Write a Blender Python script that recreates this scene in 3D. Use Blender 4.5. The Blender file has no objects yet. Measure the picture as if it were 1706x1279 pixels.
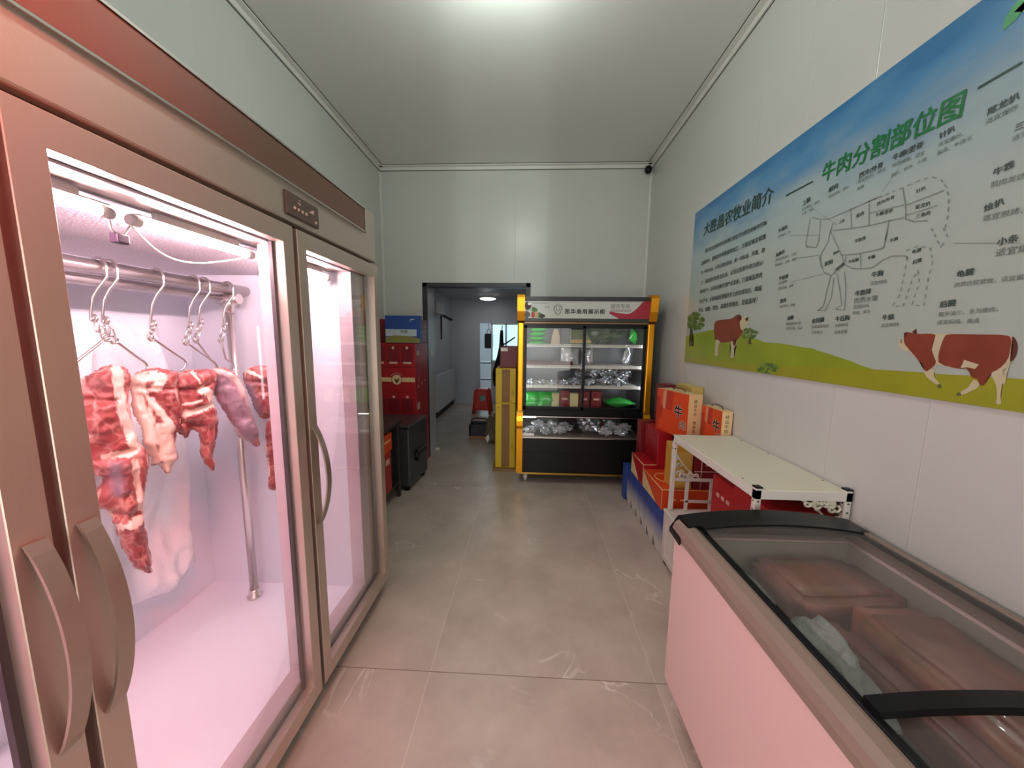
import bpy, bmesh, math, random
from math import sin, cos, pi, radians, sqrt, hypot
from mathutils import Vector, Matrix, noise

S = bpy.context.scene
COL = S.collection
random.seed(7)

# ---------------------------------------------------------------- camera
FPX, YAW, PITCH, ROLL, CAMH = 591.5, 2.585, 7.437, 0.638, 1.54
_y, _p, _r = radians(YAW), radians(PITCH), radians(ROLL)
FWD = Vector((-sin(_y)*cos(_p), cos(_y)*cos(_p), -sin(_p)))
_rt = Vector((cos(_y), sin(_y), 0.0))
_up = _rt.cross(FWD)
RGT = cos(_r)*_rt + sin(_r)*_up
UPV = -sin(_r)*_rt + cos(_r)*_up
CAMP = Vector((0.0, 0.0, CAMH))
cd = bpy.data.cameras.new('camera')
cam = bpy.data.objects.new('camera', cd)
COL.objects.link(cam)
cd.sensor_fit = 'HORIZONTAL'
cd.sensor_width = 36.0
cd.lens = FPX/1706*36.0
cd.clip_start = 0.02
cam.matrix_world = Matrix((
    (RGT.x, UPV.x, -FWD.x, CAMP.x),
    (RGT.y, UPV.y, -FWD.y, CAMP.y),
    (RGT.z, UPV.z, -FWD.z, CAMP.z),
    (0, 0, 0, 1)))
S.camera = cam

# ---------------------------------------------------------------- world, light, exposure
S.view_settings.view_transform = 'Standard'
S.view_settings.look = 'None'
S.view_settings.gamma = 1.0
S.view_settings.use_curve_mapping = False
S.view_settings.exposure = 0.07
S.cycles.max_bounces = 10
S.cycles.diffuse_bounces = 5
S.cycles.glossy_bounces = 4
S.cycles.transmission_bounces = 6
S.cycles.transparent_max_bounces = 16
S.cycles.caustics_reflective = False
S.cycles.caustics_refractive = False
S.cycles.sample_clamp_indirect = 6.0
S.cycles.use_denoising = True
w = bpy.data.worlds.new('sky')
S.world = w
w.use_nodes = True
w.node_tree.nodes['Background'].inputs[0].default_value = (0.75, 0.88, 1.0, 1)
w.node_tree.nodes['Background'].inputs[1].default_value = 1.0


def area(name, loc, target, sx, sy, power, color, spread=180):
    ld = bpy.data.lights.new(name, 'AREA')
    ld.shape = 'RECTANGLE'
    ld.size, ld.size_y = sx, sy
    ld.energy = power
    ld.color = color
    ld.spread = radians(spread)
    o = bpy.data.objects.new(name, ld)
    COL.objects.link(o)
    o.location = loc
    o.rotation_euler = (Vector(target)-Vector(loc)).to_track_quat('-Z', 'Y').to_euler()
    return o


# daylight coming through the shop front behind the camera
area('shopfront_daylight', (-0.2, -2.05, 1.15), (-0.2, 4.0, 1.1), 2.6, 2.0, 44.0, (1.0, 0.94, 0.81))
# daylight behind the frosted panes of the far room
area('yard_daylight', (-0.7, 10.6, 1.7), (-0.8, 8.2, 1.3), 2.4, 2.0, 15.0, (0.72, 0.92, 1.0))
TUBE_W = 178.0      # strength of the pink tubes in the meat fridge
STRIP_W = 850.0    # strength of the added strip light behind the camera
ROOM_W = 135.0      # strength of the ceiling lamp of the shop
BACK_W = 9.0      # strength of the downlight of the far room
CASE_W = 17.0       # strength of the strips in the display cabinet
# added red fill, no real lamp: imitates lens glare on the fridge header
area('red_glare_fill', (-0.10, 0.20, 2.62), (-0.83, 0.20, 1.95), 0.35, 0.35, 15.0, (1.0, 0.08, 0.05), 95)

# ---------------------------------------------------------------- helpers
XL, XR, YB, ZC, YF = -1.79, 1.373, 4.40, 3.52, -2.20
ROOT = {}


def U(px, py, **k):
    """point where the sight line through a photo pixel meets a plane x=, y= or z="""
    d = FWD + RGT*((px-853)/FPX) - UPV*((py-639.5)/FPX)
    (ax, v), = k.items()
    i = 'xyz'.index(ax)
    return CAMP + d*((v-CAMP[i])/d[i])


def UP(px, py, p0, n):
    d = FWD + RGT*((px-853)/FPX) - UPV*((py-639.5)/FPX)
    return CAMP + d*((Vector(p0)-CAMP).dot(n)/d.dot(n))


def srgb(c):
    if isinstance(c, str):
        c = [int(c[i:i+2], 16) for i in (0, 2, 4)]
    return tuple((v/255/12.92 if v/255 <= 0.04045 else ((v/255+0.055)/1.055)**2.4) for v in c)


def mat(name, c, rough=0.5, metal=0.0, noise_amt=0.0, noise_scale=8.0, bump=0.0, bump_scale=60.0,
        emit=None, emit_s=0.0, spec=0.5, coat=0.0, sss=0.0):
    m = bpy.data.materials.new(name)
    m.use_nodes = True
    nt = m.node_tree
    b = nt.nodes['Principled BSDF']
    col = srgb(c) if not (isinstance(c, tuple) and max(c) <= 1.0) else c
    b.inputs['Base Color'].default_value = (*col, 1)
    b.inputs['Roughness'].default_value = rough
    b.inputs['Metallic'].default_value = metal
    b.inputs['Specular IOR Level'].default_value = spec
    b.inputs['Coat Weight'].default_value = coat
    if noise_amt or bump:
        tc = nt.nodes.new('ShaderNodeTexCoord')
        if noise_amt:
            n = nt.nodes.new('ShaderNodeTexNoise')
            n.inputs['Scale'].default_value = noise_scale
            n.inputs['Detail'].default_value = 6
            nt.links.new(tc.outputs['Object'], n.inputs['Vector'])
            r = nt.nodes.new('ShaderNodeValToRGB')
            r.color_ramp.elements[0].position = 0.3
            r.color_ramp.elements[1].position = 0.7
            r.color_ramp.elements[0].color = (*[max(0, v*(1-noise_amt)) for v in col], 1)
            r.color_ramp.elements[1].color = (*[min(1, v*(1+noise_amt)) for v in col], 1)
            nt.links.new(n.outputs['Fac'], r.inputs['Fac'])
            nt.links.new(r.outputs['Color'], b.inputs['Base Color'])
        if bump:
            n2 = nt.nodes.new('ShaderNodeTexNoise')
            n2.inputs['Scale'].default_value = bump_scale
            n2.inputs['Detail'].default_value = 4
            nt.links.new(tc.outputs['Object'], n2.inputs['Vector'])
            bp = nt.nodes.new('ShaderNodeBump')
            bp.inputs['Strength'].default_value = bump
            bp.inputs['Distance'].default_value = 0.02
            nt.links.new(n2.outputs['Fac'], bp.inputs['Height'])
            nt.links.new(bp.outputs['Normal'], b.inputs['Normal'])
    if emit is not None:
        b.inputs['Emission Color'].default_value = (*emit, 1)
        b.inputs['Emission Strength'].default_value = emit_s
    return m


def glass_mat(name, tint=(1, 1, 1), refl=0.06, rough=0.02, haze=0.0, hazecol=(0.8, 0.8, 0.8)):
    m = bpy.data.materials.new(name)
    m.use_nodes = True
    nt = m.node_tree
    nt.nodes.clear()
    out = nt.nodes.new('ShaderNodeOutputMaterial')
    tr = nt.nodes.new('ShaderNodeBsdfTransparent')
    tr.inputs[0].default_value = (*tint, 1)
    gl = nt.nodes.new('ShaderNodeBsdfGlossy')
    gl.inputs['Roughness'].default_value = rough
    fr = nt.nodes.new('ShaderNodeLayerWeight')
    fr.inputs['Blend'].default_value = 0.12
    mp = nt.nodes.new('ShaderNodeMapRange')
    mp.inputs['To Min'].default_value = refl*0.5
    mp.inputs['To Max'].default_value = 0.32
    nt.links.new(fr.outputs['Fresnel'], mp.inputs['Value'])
    mx = nt.nodes.new('ShaderNodeMixShader')
    nt.links.new(mp.outputs['Result'], mx.inputs[0])
    nt.links.new(tr.outputs[0], mx.inputs[1])
    nt.links.new(gl.outputs[0], mx.inputs[2])
    last = mx
    if haze:
        df = nt.nodes.new('ShaderNodeBsdfDiffuse')
        df.inputs[0].default_value = (*hazecol, 1)
        m2 = nt.nodes.new('ShaderNodeMixShader')
        m2.inputs[0].default_value = haze
        nt.links.new(mx.outputs[0], m2.inputs[1])
        nt.links.new(df.outputs[0], m2.inputs[2])
        last = m2
    nt.links.new(last.outputs[0], out.inputs[0])
    return m


class B:
    """collects shapes (in world coordinates) for ONE mesh"""

    def __init__(s):
        s.v, s.f, s.m, s.sm = [], [], [], []

    def add(s, vs, fs, mi=0, smooth=False):
        o = len(s.v)
        s.v += [Vector(v) for v in vs]
        for f in fs:
            s.f.append([i+o for i in f])
            s.m.append(mi)
            s.sm.append(smooth)
        return s

    def box(s, x0, x1, y0, y1, z0, z1, mi=0, bev=0.0, M=None, seg=2):
        x0, x1 = min(x0, x1), max(x0, x1)
        y0, y1 = min(y0, y1), max(y0, y1)
        z0, z1 = min(z0, z1), max(z0, z1)
        bm = bmesh.new()
        bmesh.ops.create_cube(bm, size=1)
        for v in bm.verts:
            v.co = Vector(((x0+x1)/2+v.co.x*(x1-x0), (y0+y1)/2+v.co.y*(y1-y0), (z0+z1)/2+v.co.z*(z1-z0)))
        if bev:
            bev = min(bev, 0.45*min(x1-x0, y1-y0, z1-z0))
            bmesh.ops.bevel(bm, geom=bm.edges[:], offset=bev, segments=seg, affect='EDGES', profile=0.5)
        return s.bmesh(bm, mi, M, False)

    def bmesh(s, bm, mi=0, M=None, smooth=True):
        bm.verts.index_update()
        vs = [(M @ v.co) if M else v.co.copy() for v in bm.verts]
        s.add(vs, [[v.index for v in f.verts] for f in bm.faces], mi, smooth)
        bm.free()
        return s

    def tube(s, pts, r, n=8, mi=0, closed=False, cap=True):
        P = [Vector(p) for p in pts]
        N = len(P)
        rs = r if isinstance(r, (list, tuple)) else [r]*N
        rings = []
        prev = None
        for i in range(N):
            if closed:
                t = P[(i+1) % N]-P[i-1]
            else:
                t = P[min(i+1, N-1)]-P[max(i-1, 0)]
            t.normalize()
            if prev is None:
                a = Vector((0, 0, 1)) if abs(t.z) < 0.9 else Vector((1, 0, 0))
                u = t.cross(a).normalized()
            else:
                u = (prev - t*prev.dot(t))
                u = u.normalized() if u.length > 1e-6 else t.orthogonal().normalized()
            prev = u
            v = t.cross(u)
            rings.append([P[i]+(u*cos(2*pi*k/n)+v*sin(2*pi*k/n))*rs[i] for k in range(n)])
        vs = [p for rg in rings for p in rg]
        fs = []
        for i in range(N if closed else N-1):
            j = (i+1) % N
            for k in range(n):
                fs.append([i*n+k, i*n+(k+1) % n, j*n+(k+1) % n, j*n+k])
        s.add(vs, fs, mi, True)
        if cap and not closed:
            o = len(s.v)-len(vs)
            s.f.append([o+k for k in range(n)][::-1]); s.m.append(mi); s.sm.append(False)
            s.f.append([o+(N-1)*n+k for k in range(n)]); s.m.append(mi); s.sm.append(False)
        return s

    def lathe(s, prof, loc=(0, 0, 0), n=24, mi=0, M=None):
        loc = Vector(loc)
        vs = []
        for r, z in prof:
            for k in range(n):
                p = Vector((r*cos(2*pi*k/n), r*sin(2*pi*k/n), z))
                vs.append(loc + ((M @ p) if M else p))
        fs = []
        for i in range(len(prof)-1):
            for k in range(n):
                fs.append([i*n+k, i*n+(k+1) % n, (i+1)*n+(k+1) % n, (i+1)*n+k])
        s.add(vs, fs, mi, True)
        o = len(s.v)-len(vs)
        if prof[0][0] > 1e-5:
            s.f.append([o+k for k in range(n)][::-1]); s.m.append(mi); s.sm.append(False)
        if prof[-1][0] > 1e-5:
            s.f.append([o+(len(prof)-1)*n+k for k in range(n)]); s.m.append(mi); s.sm.append(False)
        return s

    def poly(s, pts, mi=0):
        """flat polygon, triangulated"""
        bm = bmesh.new()
        vs = [bm.verts.new(p) for p in pts]
        try:
            f = bm.faces.new(vs)
            bmesh.ops.triangulate(bm, faces=[f])
        except Exception:
            pass
        return s.bmesh(bm, mi, None, False)

    def prism(s, pts, d, mi=0):
        """closed solid: polygon pts swept by vector d"""
        d = Vector(d)
        P = [Vector(p) for p in pts]
        n = len(P)
        s.poly(P, mi)
        s.poly([p+d for p in P][::-1], mi)
        s.add(P+[p+d for p in P], [[i, (i+1) % n, n+(i+1) % n, n+i] for i in range(n)], mi, False)
        return s

    def sweep(s, prof, pts_fn, mi=0, smooth=True, close=True):
        """prof: list of (a,b); pts_fn(i,a,b) -> point for station i in range(k)"""
        pass


def mesh_from(name, b, mats):
    me = bpy.data.meshes.new(name)
    me.from_pydata([tuple(v) for v in b.v], [], b.f)
    for m in mats:
        me.materials.append(m)
    for p, mi, sm in zip(me.polygons, b.m, b.sm):
        p.material_index = mi
        p.use_smooth = sm
    me.validate()
    bm = bmesh.new()
    bm.from_mesh(me)
    bmesh.ops.recalc_face_normals(bm, faces=bm.faces[:])
    bm.to_mesh(me)
    bm.free()
    me.update()
    return me


def obj(name, b, mats, parent=None):
    if not isinstance(mats, (list, tuple)):
        mats = [mats]
    me = b if isinstance(b, bpy.types.Mesh) else mesh_from(name, b, mats)
    o = bpy.data.objects.new(name, me)
    COL.objects.link(o)
    if parent is not None:
        o.parent = parent
        M = ROOT[parent.name] if parent.name in ROOT else Matrix()
        me.transform(M.inverted())
        ROOT[o.name] = M            # children of a part share the thing's frame
    return o


def thing(name, label, cat, loc=(0, 0, 0), rz=0.0, group=None):
    o = bpy.data.objects.new(name, None)
    COL.objects.link(o)
    o.location = loc
    o.rotation_euler = (0, 0, rz)
    o.empty_display_size = 0.1
    ROOT[o.name] = Matrix.Translation(loc) @ Matrix.Rotation(rz, 4, 'Z')
    return tag(o, label, cat, group)


def tag(o, label, cat, group=None, kind=None):
    o['label'] = label
    o['category'] = cat
    if group:
        o['group'] = group
    if kind:
        o['kind'] = kind
    return o


def solo(name, b, mats, label, cat, group=None, origin=None):
    """a thing that is one mesh, origin at its base"""
    o = obj(name, b, mats)
    me = o.data
    if origin is None:
        xs = [v.co for v in me.vertices]
        origin = (sum(v.x for v in xs)/len(xs), sum(v.y for v in xs)/len(xs), min(v.z for v in xs))
    me.transform(Matrix.Translation(-Vector(origin)))
    o.location = origin
    return tag(o, label, cat, group)


def struct(name, b, mats, parent=None):
    o = obj(name, b, mats, parent)
    if parent is None:
        o['kind'] = 'structure'
    return o


def dup(root, loc, rz=None, label=None, group=None, scale=None):
    r = root.copy()
    COL.objects.link(r)
    r.location = loc
    if rz is not None:
        r.rotation_euler = (0, 0, rz)
    if scale:
        r.scale = scale
    if label:
        r['label'] = label
    if group:
        r['group'] = group
    for ch in list(root.children):
        c = ch.copy()
        COL.objects.link(c)
        c.parent = r
        for g in list(ch.children):
            d = g.copy()
            COL.objects.link(d)
            d.parent = c
    return r


_TXT = {}


def glyphs(text, bold=0.0):
    """triangulated outline of a line of writing, size 1, in the XY plane"""
    k = (text, bold)
    if k not in _TXT:
        c = bpy.data.curves.new('writing', 'FONT')
        c.body = text
        c.size = 1.0
        c.resolution_u = 2
        o = bpy.data.objects.new('writing', c)
        COL.objects.link(o)
        dg = bpy.context.evaluated_depsgraph_get()
        me = bpy.data.meshes.new_from_object(o.evaluated_get(dg))
        v0 = [v.co.copy() for v in me.vertices]
        f0 = [list(p.vertices) for p in me.polygons]
        vs, fs = [], []
        for k, (dx, dy) in enumerate(((0, 0),) if not bold else ((0, 0), (bold, 0), (-bold, 0), (0, bold*0.7), (0, -bold*0.7))):
            o0 = len(vs)
            vs += [Vector((q.x+dx, q.y+dy, k*0.00007)) for q in v0]
            fs += [[i+o0 for i in f] for f in f0]
        bpy.data.objects.remove(o)
        bpy.data.meshes.remove(me)
        bpy.data.curves.remove(c)
        _TXT[k] = (vs, fs)
    return _TXT[k]


def write(b, text, fn, size, mi=0, bold=0.0, spacing=0.0, vertical=False):
    """put writing into mesh b; fn(u, v) -> world point, u along the line, v up"""
    nrm = (fn(1, 0)-fn(0, 0)).cross(fn(0, 1)-fn(0, 0)).normalized()
    if spacing == 0.0 and not vertical:
        vs, fs = glyphs(text, bold)
        b.add([fn(v.x*size, v.y*size)+nrm*v.z for v in vs], fs, mi)
    else:
        for i, ch in enumerate(text):
            vs, fs = glyphs(ch, bold)
            if vertical:
                b.add([fn(v.x*size, v.y*size - i*(size+spacing))+nrm*v.z for v in vs], fs, mi)
            else:
                b.add([fn(v.x*size + i*(size+spacing), v.y*size)+nrm*v.z for v in vs], fs, mi)
    return b


def frame_fn(o, ux, uy):
    o, ux, uy = Vector(o), Vector(ux), Vector(uy)
    return lambda u, v: o + ux*u + uy*v


# ---------------------------------------------------------------- materials
def wall_material(name, c, axis, rib=0.394, rough=0.3, off=-0.182):
    """painted steel sandwich panel: faint vertical ribs, soft gloss"""
    m = mat(name, c, rough=rough, noise_amt=0.02, noise_scale=1.5)
    nt = m.node_tree
    b = nt.nodes['Principled BSDF']
    tc = nt.nodes.new('ShaderNodeTexCoord')
    sp = nt.nodes.new('ShaderNodeSeparateXYZ')
    nt.links.new(tc.outputs['Object'], sp.inputs[0])
    d = nt.nodes.new('ShaderNodeMath'); d.operation = 'DIVIDE'
    d.inputs[1].default_value = rib
    sh = nt.nodes.new('ShaderNodeMath'); sh.operation = 'SUBTRACT'
    sh.inputs[1].default_value = off
    nt.links.new(sp.outputs[axis], sh.inputs[0])
    nt.links.new(sh.outputs[0], d.inputs[0])
    fr = nt.nodes.new('ShaderNodeMath'); fr.operation = 'FRACT'
    nt.links.new(d.outputs[0], fr.inputs[0])
    pp = nt.nodes.new('ShaderNodeMath'); pp.operation = 'PINGPONG'
    pp.inputs[1].default_value = 0.5
    nt.links.new(fr.outputs[0], pp.inputs[0])
    mr = nt.nodes.new('ShaderNodeMapRange')
    mr.inputs['From Min'].default_value = 0.0
    mr.inputs['From Max'].default_value = 0.008
    nt.links.new(pp.outputs[0], mr.inputs['Value'])
    bp = nt.nodes.new('ShaderNodeBump')
    bp.inputs['Strength'].default_value = 0.4
    bp.inputs['Distance'].default_value = 0.003
    bp.invert = True
    nt.links.new(mr.outputs['Result'], bp.inputs['Height'])
    nt.links.new(bp.outputs['Normal'], b.inputs['Normal'])
    return m


def tile_material():
    m = mat('stone_tile', 'a08d80', rough=0.28)
    nt = m.node_tree
    L = nt.links
    b = nt.nodes['Principled BSDF']
    tc = nt.nodes.new('ShaderNodeTexCoord')
    sp = nt.nodes.new('ShaderNodeSeparateXYZ')
    L.new(tc.outputs['Object'], sp.inputs[0])

    def math(op, a, bb=None):
        n = nt.nodes.new('ShaderNodeMath'); n.operation = op
        for i, v in enumerate((a, bb)):
            if v is None:
                continue
            if isinstance(v, (int, float)):
                n.inputs[i].default_value = v
            else:
                L.new(v, n.inputs[i])
        return n.outputs[0]

    # grout lines every 1.03 m across, every 2.06 m along the room
    def line(src, off, pitch, half):
        t = math('FRACT', math('DIVIDE', math('SUBTRACT', src, off), pitch))
        pg = math('MULTIPLY', math('PINGPONG', t, 0.5), pitch)
        return math('LESS_THAN', pg, half)
    gx = line(sp.outputs[0], -0.43, 1.03, 0.0022)
    gy = line(sp.outputs[1], 1.443, 2.06, 0.0022)
    # tone of each tile
    cx = math('FLOOR', math('DIVIDE', math('SUBTRACT', sp.outputs[0], -0.43), 1.03))
    cy = math('FLOOR', math('DIVIDE', math('SUBTRACT', sp.outputs[1], 1.443), 2.06))
    cb = nt.nodes.new('ShaderNodeCombineXYZ')
    L.new(math('MULTIPLY', cx, 7.31), cb.inputs[0])
    L.new(math('MULTIPLY', cy, 3.77), cb.inputs[1])
    va = nt.nodes.new('ShaderNodeVectorMath'); va.operation = 'ADD'
    L.new(tc.outputs['Object'], va.inputs[0])
    L.new(cb.outputs[0], va.inputs[1])
    n1 = nt.nodes.new('ShaderNodeTexNoise')
    n1.inputs['Scale'].default_value = 2.6
    n1.inputs['Detail'].default_value = 8
    n1.inputs['Roughness'].default_value = 0.62
    L.new(va.outputs[0], n1.inputs['Vector'])
    r1 = nt.nodes.new('ShaderNodeValToRGB')
    r1.color_ramp.elements[0].position = 0.3
    r1.color_ramp.elements[1].position = 0.72
    r1.color_ramp.elements[0].color = (*srgb('ae9f94'), 1)
    r1.color_ramp.elements[1].color = (*srgb('cfbfb3'), 1)
    L.new(n1.outputs['Fac'], r1.inputs['Fac'])
    # thin pale veins: crests of a warped noise
    n2 = nt.nodes.new('ShaderNodeTexNoise')
    n2.inputs['Scale'].default_value = 1.15
    n2.inputs['Detail'].default_value = 5
    n2.inputs['Distortion'].default_value = 1.2
    L.new(va.outputs[0], n2.inputs['Vector'])
    ab = math('ABSOLUTE', math('SUBTRACT', n2.outputs['Fac'], 0.5))
    mr = nt.nodes.new('ShaderNodeMapRange')
    mr.inputs['From Min'].default_value = 0.0
    mr.inputs['From Max'].default_value = 0.006
    mr.inputs['To Min'].default_value = 1.0
    mr.inputs['To Max'].default_value = 0.0
    L.new(ab, mr.inputs['Value'])
    n3 = nt.nodes.new('ShaderNodeTexNoise')
    n3.inputs['Scale'].default_value = 1.9
    L.new(va.outputs[0], n3.inputs['Vector'])
    gate = nt.nodes.new('ShaderNodeMapRange')
    gate.inputs['From Min'].default_value = 0.5
    gate.inputs['From Max'].default_value = 0.62
    L.new(n3.outputs['Fac'], gate.inputs['Value'])
    vein = math('MULTIPLY', math('MULTIPLY', mr.outputs['Result'], gate.outputs['Result']), 0.75)
    mx = nt.nodes.new('ShaderNodeMixRGB')
    L.new(vein, mx.inputs[0])
    L.new(r1.outputs['Color'], mx.inputs[1])
    mx.inputs[2].default_value = (*srgb('e4dcd4'), 1)
    mx2 = nt.nodes.new('ShaderNodeMixRGB')
    L.new(math('MULTIPLY', gx, 0.55), mx2.inputs[0])
    L.new(mx.outputs[0], mx2.inputs[1])
    mx2.inputs[2].default_value = (*srgb('dccfc6'), 1)
    mx3 = nt.nodes.new('ShaderNodeMixRGB')
    L.new(math('MULTIPLY', gy, 0.7), mx3.inputs[0])
    L.new(mx2.outputs[0], mx3.inputs[1])
    mx3.inputs[2].default_value = (*srgb('5e4c44'), 1)
    L.new(mx3.outputs[0], b.inputs['Base Color'])
    n4 = nt.nodes.new('ShaderNodeTexNoise')
    n4.inputs['Scale'].default_value = 9
    L.new(tc.outputs['Object'], n4.inputs['Vector'])
    bp = nt.nodes.new('ShaderNodeBump')
    bp.inputs['Strength'].default_value = 0.06
    bp.inputs['Distance'].default_value = 0.02
    L.new(n4.outputs['Fac'], bp.inputs['Height'])
    L.new(bp.outputs['Normal'], b.inputs['Normal'])
    return m


M = {}
M['wall'] = wall_material('white_panel', 'c8cac5', 0)
M['wall_y'] = wall_material('white_panel_side', 'c8cac5', 1, 0.38, 0.3, 2.396)
M['ceil'] = mat('ceiling_panel', 'e2e4e0', rough=0.35)
M['trim'] = mat('aluminium_trim', 'dcdcd6', rough=0.35)
M['groove'] = mat('dark_joint', '55554f', rough=0.7)
M['floor'] = tile_material()
M['frame'] = mat('anthracite_frame', '2c2c2d', rough=0.4)
M['back'] = mat('far_room_panel', 'c3c8d0', rough=0.4)
M['steel'] = mat('brushed_steel', 'd2c4b8', rough=0.36, metal=0.85, bump=0.03, bump_scale=180)
M['steel2'] = mat('brushed_steel_lower', 'b9aca0', rough=0.34, metal=0.85)
M['chrome'] = mat('polished_steel', 'e2dcd8', rough=0.25, metal=1.0)
M['liner'] = mat('white_liner', 'e8ecf6', rough=0.35)
M['vent'] = mat('brown_vent', '725448', rough=0.45, metal=0.3)
M['black'] = mat('black_plastic', '121315', rough=0.3, spec=0.22)
M['blackm'] = mat('black_matt', '1a1819', rough=0.6, spec=0.25)
M['rubber'] = mat('rubber', '2a2628', rough=0.7)
M['white'] = mat('white_paint', 'dfdcd4', rough=0.35)
M['ivory'] = mat('ivory_board', 'dcd8c6', rough=0.45)
M['glass'] = glass_mat('clear_glass', refl=0.05)
M['glass2'] = glass_mat('freezer_glass', tint=(0.86, 0.9, 0.9), refl=0.10, rough=0.05, haze=0.10, hazecol=(0.55, 0.5, 0.47))
M['gold'] = mat('gold_aluminium', 'e0991c', rough=0.3, metal=0.75)
M['goldedge'] = mat('gold_edge', 'b48a3a', rough=0.3, metal=0.8)
M['frost'] = mat('frost', 'f2f5fb', rough=0.75, bump=0.35, bump_scale=26)
M['ink'] = mat('black_ink', '161616', rough=0.5)
M['cream'] = mat('cream_print', 'e6c794', rough=0.5)
M['red'] = mat('red_card', 'a81420', rough=0.4)
M['dred'] = mat('dark_red_card', '7c1420', rough=0.4)
M['orange'] = mat('orange_card', 'd8481a', rough=0.4)
M['blue'] = mat('blue_card', '27478f', rough=0.4)
M['yellow'] = mat('yellow_card', 'd9b51e', rough=0.5)
M['brown'] = mat('brown_card', '8a6034', rough=0.6, noise_amt=0.12)
M['foil'] = mat('silver_foil', 'c9cdd6', rough=0.22, metal=0.9)
M['film'] = mat('clear_film', 'c9ccd0', rough=0.2, metal=0.35)
M['green'] = mat('green_pouch', '2aa83a', rough=0.25, coat=0.4)
M['dgreen'] = mat('dark_green_pouch', '3d5a38', rough=0.3, coat=0.3)
M['label'] = mat('white_label', 'e4e2da', rough=0.5)
M['pink_label'] = mat('pale_label', 'dcb8a8', rough=0.5)

# ================================================================= the room
struct('floor', B().box(-1.95, 1.6, YF-0.1, 11.0, -0.1, 0.0), M['floor'])
struct('ceiling', B().box(XL-0.1, XR+0.1, YF-0.1, YB+0.1, ZC, ZC+0.1), M['ceil'])
struct('wall_left', B().box(XL-0.1, XL, YF-0.1, 8.3, 0, ZC), M['wall_y'])
struct('wall_right', B().box(XR, XR+0.1, YF-0.1, 8.3, 0, ZC), M['wall_y'])
DX0, DX1, DZ = -1.305, 0.012, 2.192
struct('wall_back', B().box(XL, DX0, YB, YB+0.1, 0, ZC).box(DX1, XR, YB, YB+0.1, 0, ZC)
       .box(DX0, DX1, YB, YB+0.1, DZ, ZC), M['wall'])
# shop front behind the camera, with its glazed opening
struct('wall_front', B().box(XL, -1.6, YF-0.1, YF, 0, ZC).box(1.2, XR, YF-0.1, YF, 0, ZC)
       .box(-1.6, 1.2, YF-0.1, YF, 2.8, ZC), M['wall'])
wf = B()
for x in (-1.6, -0.24, 1.14):
    wf.box(x, x+0.06, YF-0.09, YF-0.01, 0, 2.8)
wf.box(-1.6, 1.2, YF-0.09, YF-0.01, 2.74, 2.8).box(-1.6, 1.2, YF-0.09, YF-0.01, 0, 0.08)
w1 = struct('window_1', wf, M['frame'])
obj('window_glass', B().box(-1.54, 1.14, YF-0.055, YF-0.045, 0.08, 2.74), M['glass'], w1)
# ceiling trims: a flat aluminium angle between two dark joints
for i, (a, c) in enumerate((((XL, XL+0.03), (YF, YB)), ((XR-0.03, XR), (YF, YB)), ((XL, XR), (YB-0.03, YB)))):
    (x0, x1), (y0, y1) = a, c
    b = B()
    if i < 2:
        ew = XL if i == 0 else XR
        s = 1 if i == 0 else -1
        b.box(ew, ew+s*0.014, y0, y1, ZC-0.05, ZC)
        b.box(ew, ew+s*0.05, y0, y1, ZC-0.014, ZC)
        b.box(ew, ew+s*0.004, y0, y1, ZC-0.055, ZC-0.05, 1)
        b.box(ew+s*0.05, ew+s*0.055, y0, y1, ZC-0.004, ZC, 1)
    else:
        b.box(x0, x1, YB-0.014, YB, ZC-0.05, ZC)
        b.box(x0, x1, YB-0.05, YB, ZC-0.014, ZC)
        b.box(x0, x1, YB-0.004, YB, ZC-0.055, ZC-0.05, 1)
        b.box(x0, x1, YB-0.055, YB-0.05, ZC-0.004, ZC, 1)
    struct('trim_%d' % (i+1), b, [M['trim'], M['groove']])
# corner cove strips of the back wall
for i, x in enumerate((XL, XR)):
    s = 1 if i == 0 else -1
    struct('trim_%d' % (i+4), B().box(x, x+s*0.02, YB-0.006, YB, 0, ZC-0.06).box(x, x+s*0.006, YB-0.02, YB, 0, ZC-0.06), M['trim'])
# dark metal frame round the doorway
struct('trim_6', B().box(DX0, DX0+0.055, YB-0.02, YB+0.02, 0, DZ, bev=0.003)
       .box(DX1-0.055, DX1, YB-0.02, YB+0.12, 0, DZ, bev=0.003)
       .box(DX0, DX1, YB-0.02, YB+0.12, DZ-0.05, DZ, bev=0.003), M['frame'])
# far room
struct('wall_passage', B().box(XL, -1.25, YB+0.1, 4.72, 0, 2.40).box(DX0, -1.25, YB+0.02, YB+0.1, 0, DZ), M['back'])
struct('ceiling_far', B().box(XL, XR, YB+0.1, 8.3, 2.40, 2.5), M['back'])
YF2 = 8.2
struct('wall_far', B().box(XL, -1.12, YF2, YF2+0.1, 0, 2.4).box(-1.12, 0.4, YF2, YF2+0.1, 1.86, 2.4)
       .box(0.4, XR, YF2, YF2+0.1, 0, 2.4).box(-0.86, 0.4, YF2, YF2+0.1, 0, 0.98), M['back'])
struct('wall_far_left', B().box(XL, XL+0.012, 4.72, YF2, 0, 2.4), M['back'])
dfr = B()
for x in (-0.86, -0.535, -0.2, 0.12, 0.38):
    dfr.box(x, x+0.03, YF2-0.01, YF2+0.06, 0.98, 1.86)
dfr.box(-0.86, 0.41, YF2-0.01, YF2+0.06, 1.83, 1.86).box(-0.86, 0.41, YF2-0.01, YF2+0.06, 0.98, 1.01)
w2 = struct('window_2', dfr, M['trim'])
frosted = bpy.data.materials.new('frosted_pane')
frosted.use_nodes = True
_b = frosted.node_tree.nodes['Principled BSDF']
_b.inputs['Base Color'].default_value = (0.78, 0.9, 0.92, 1)
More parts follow.
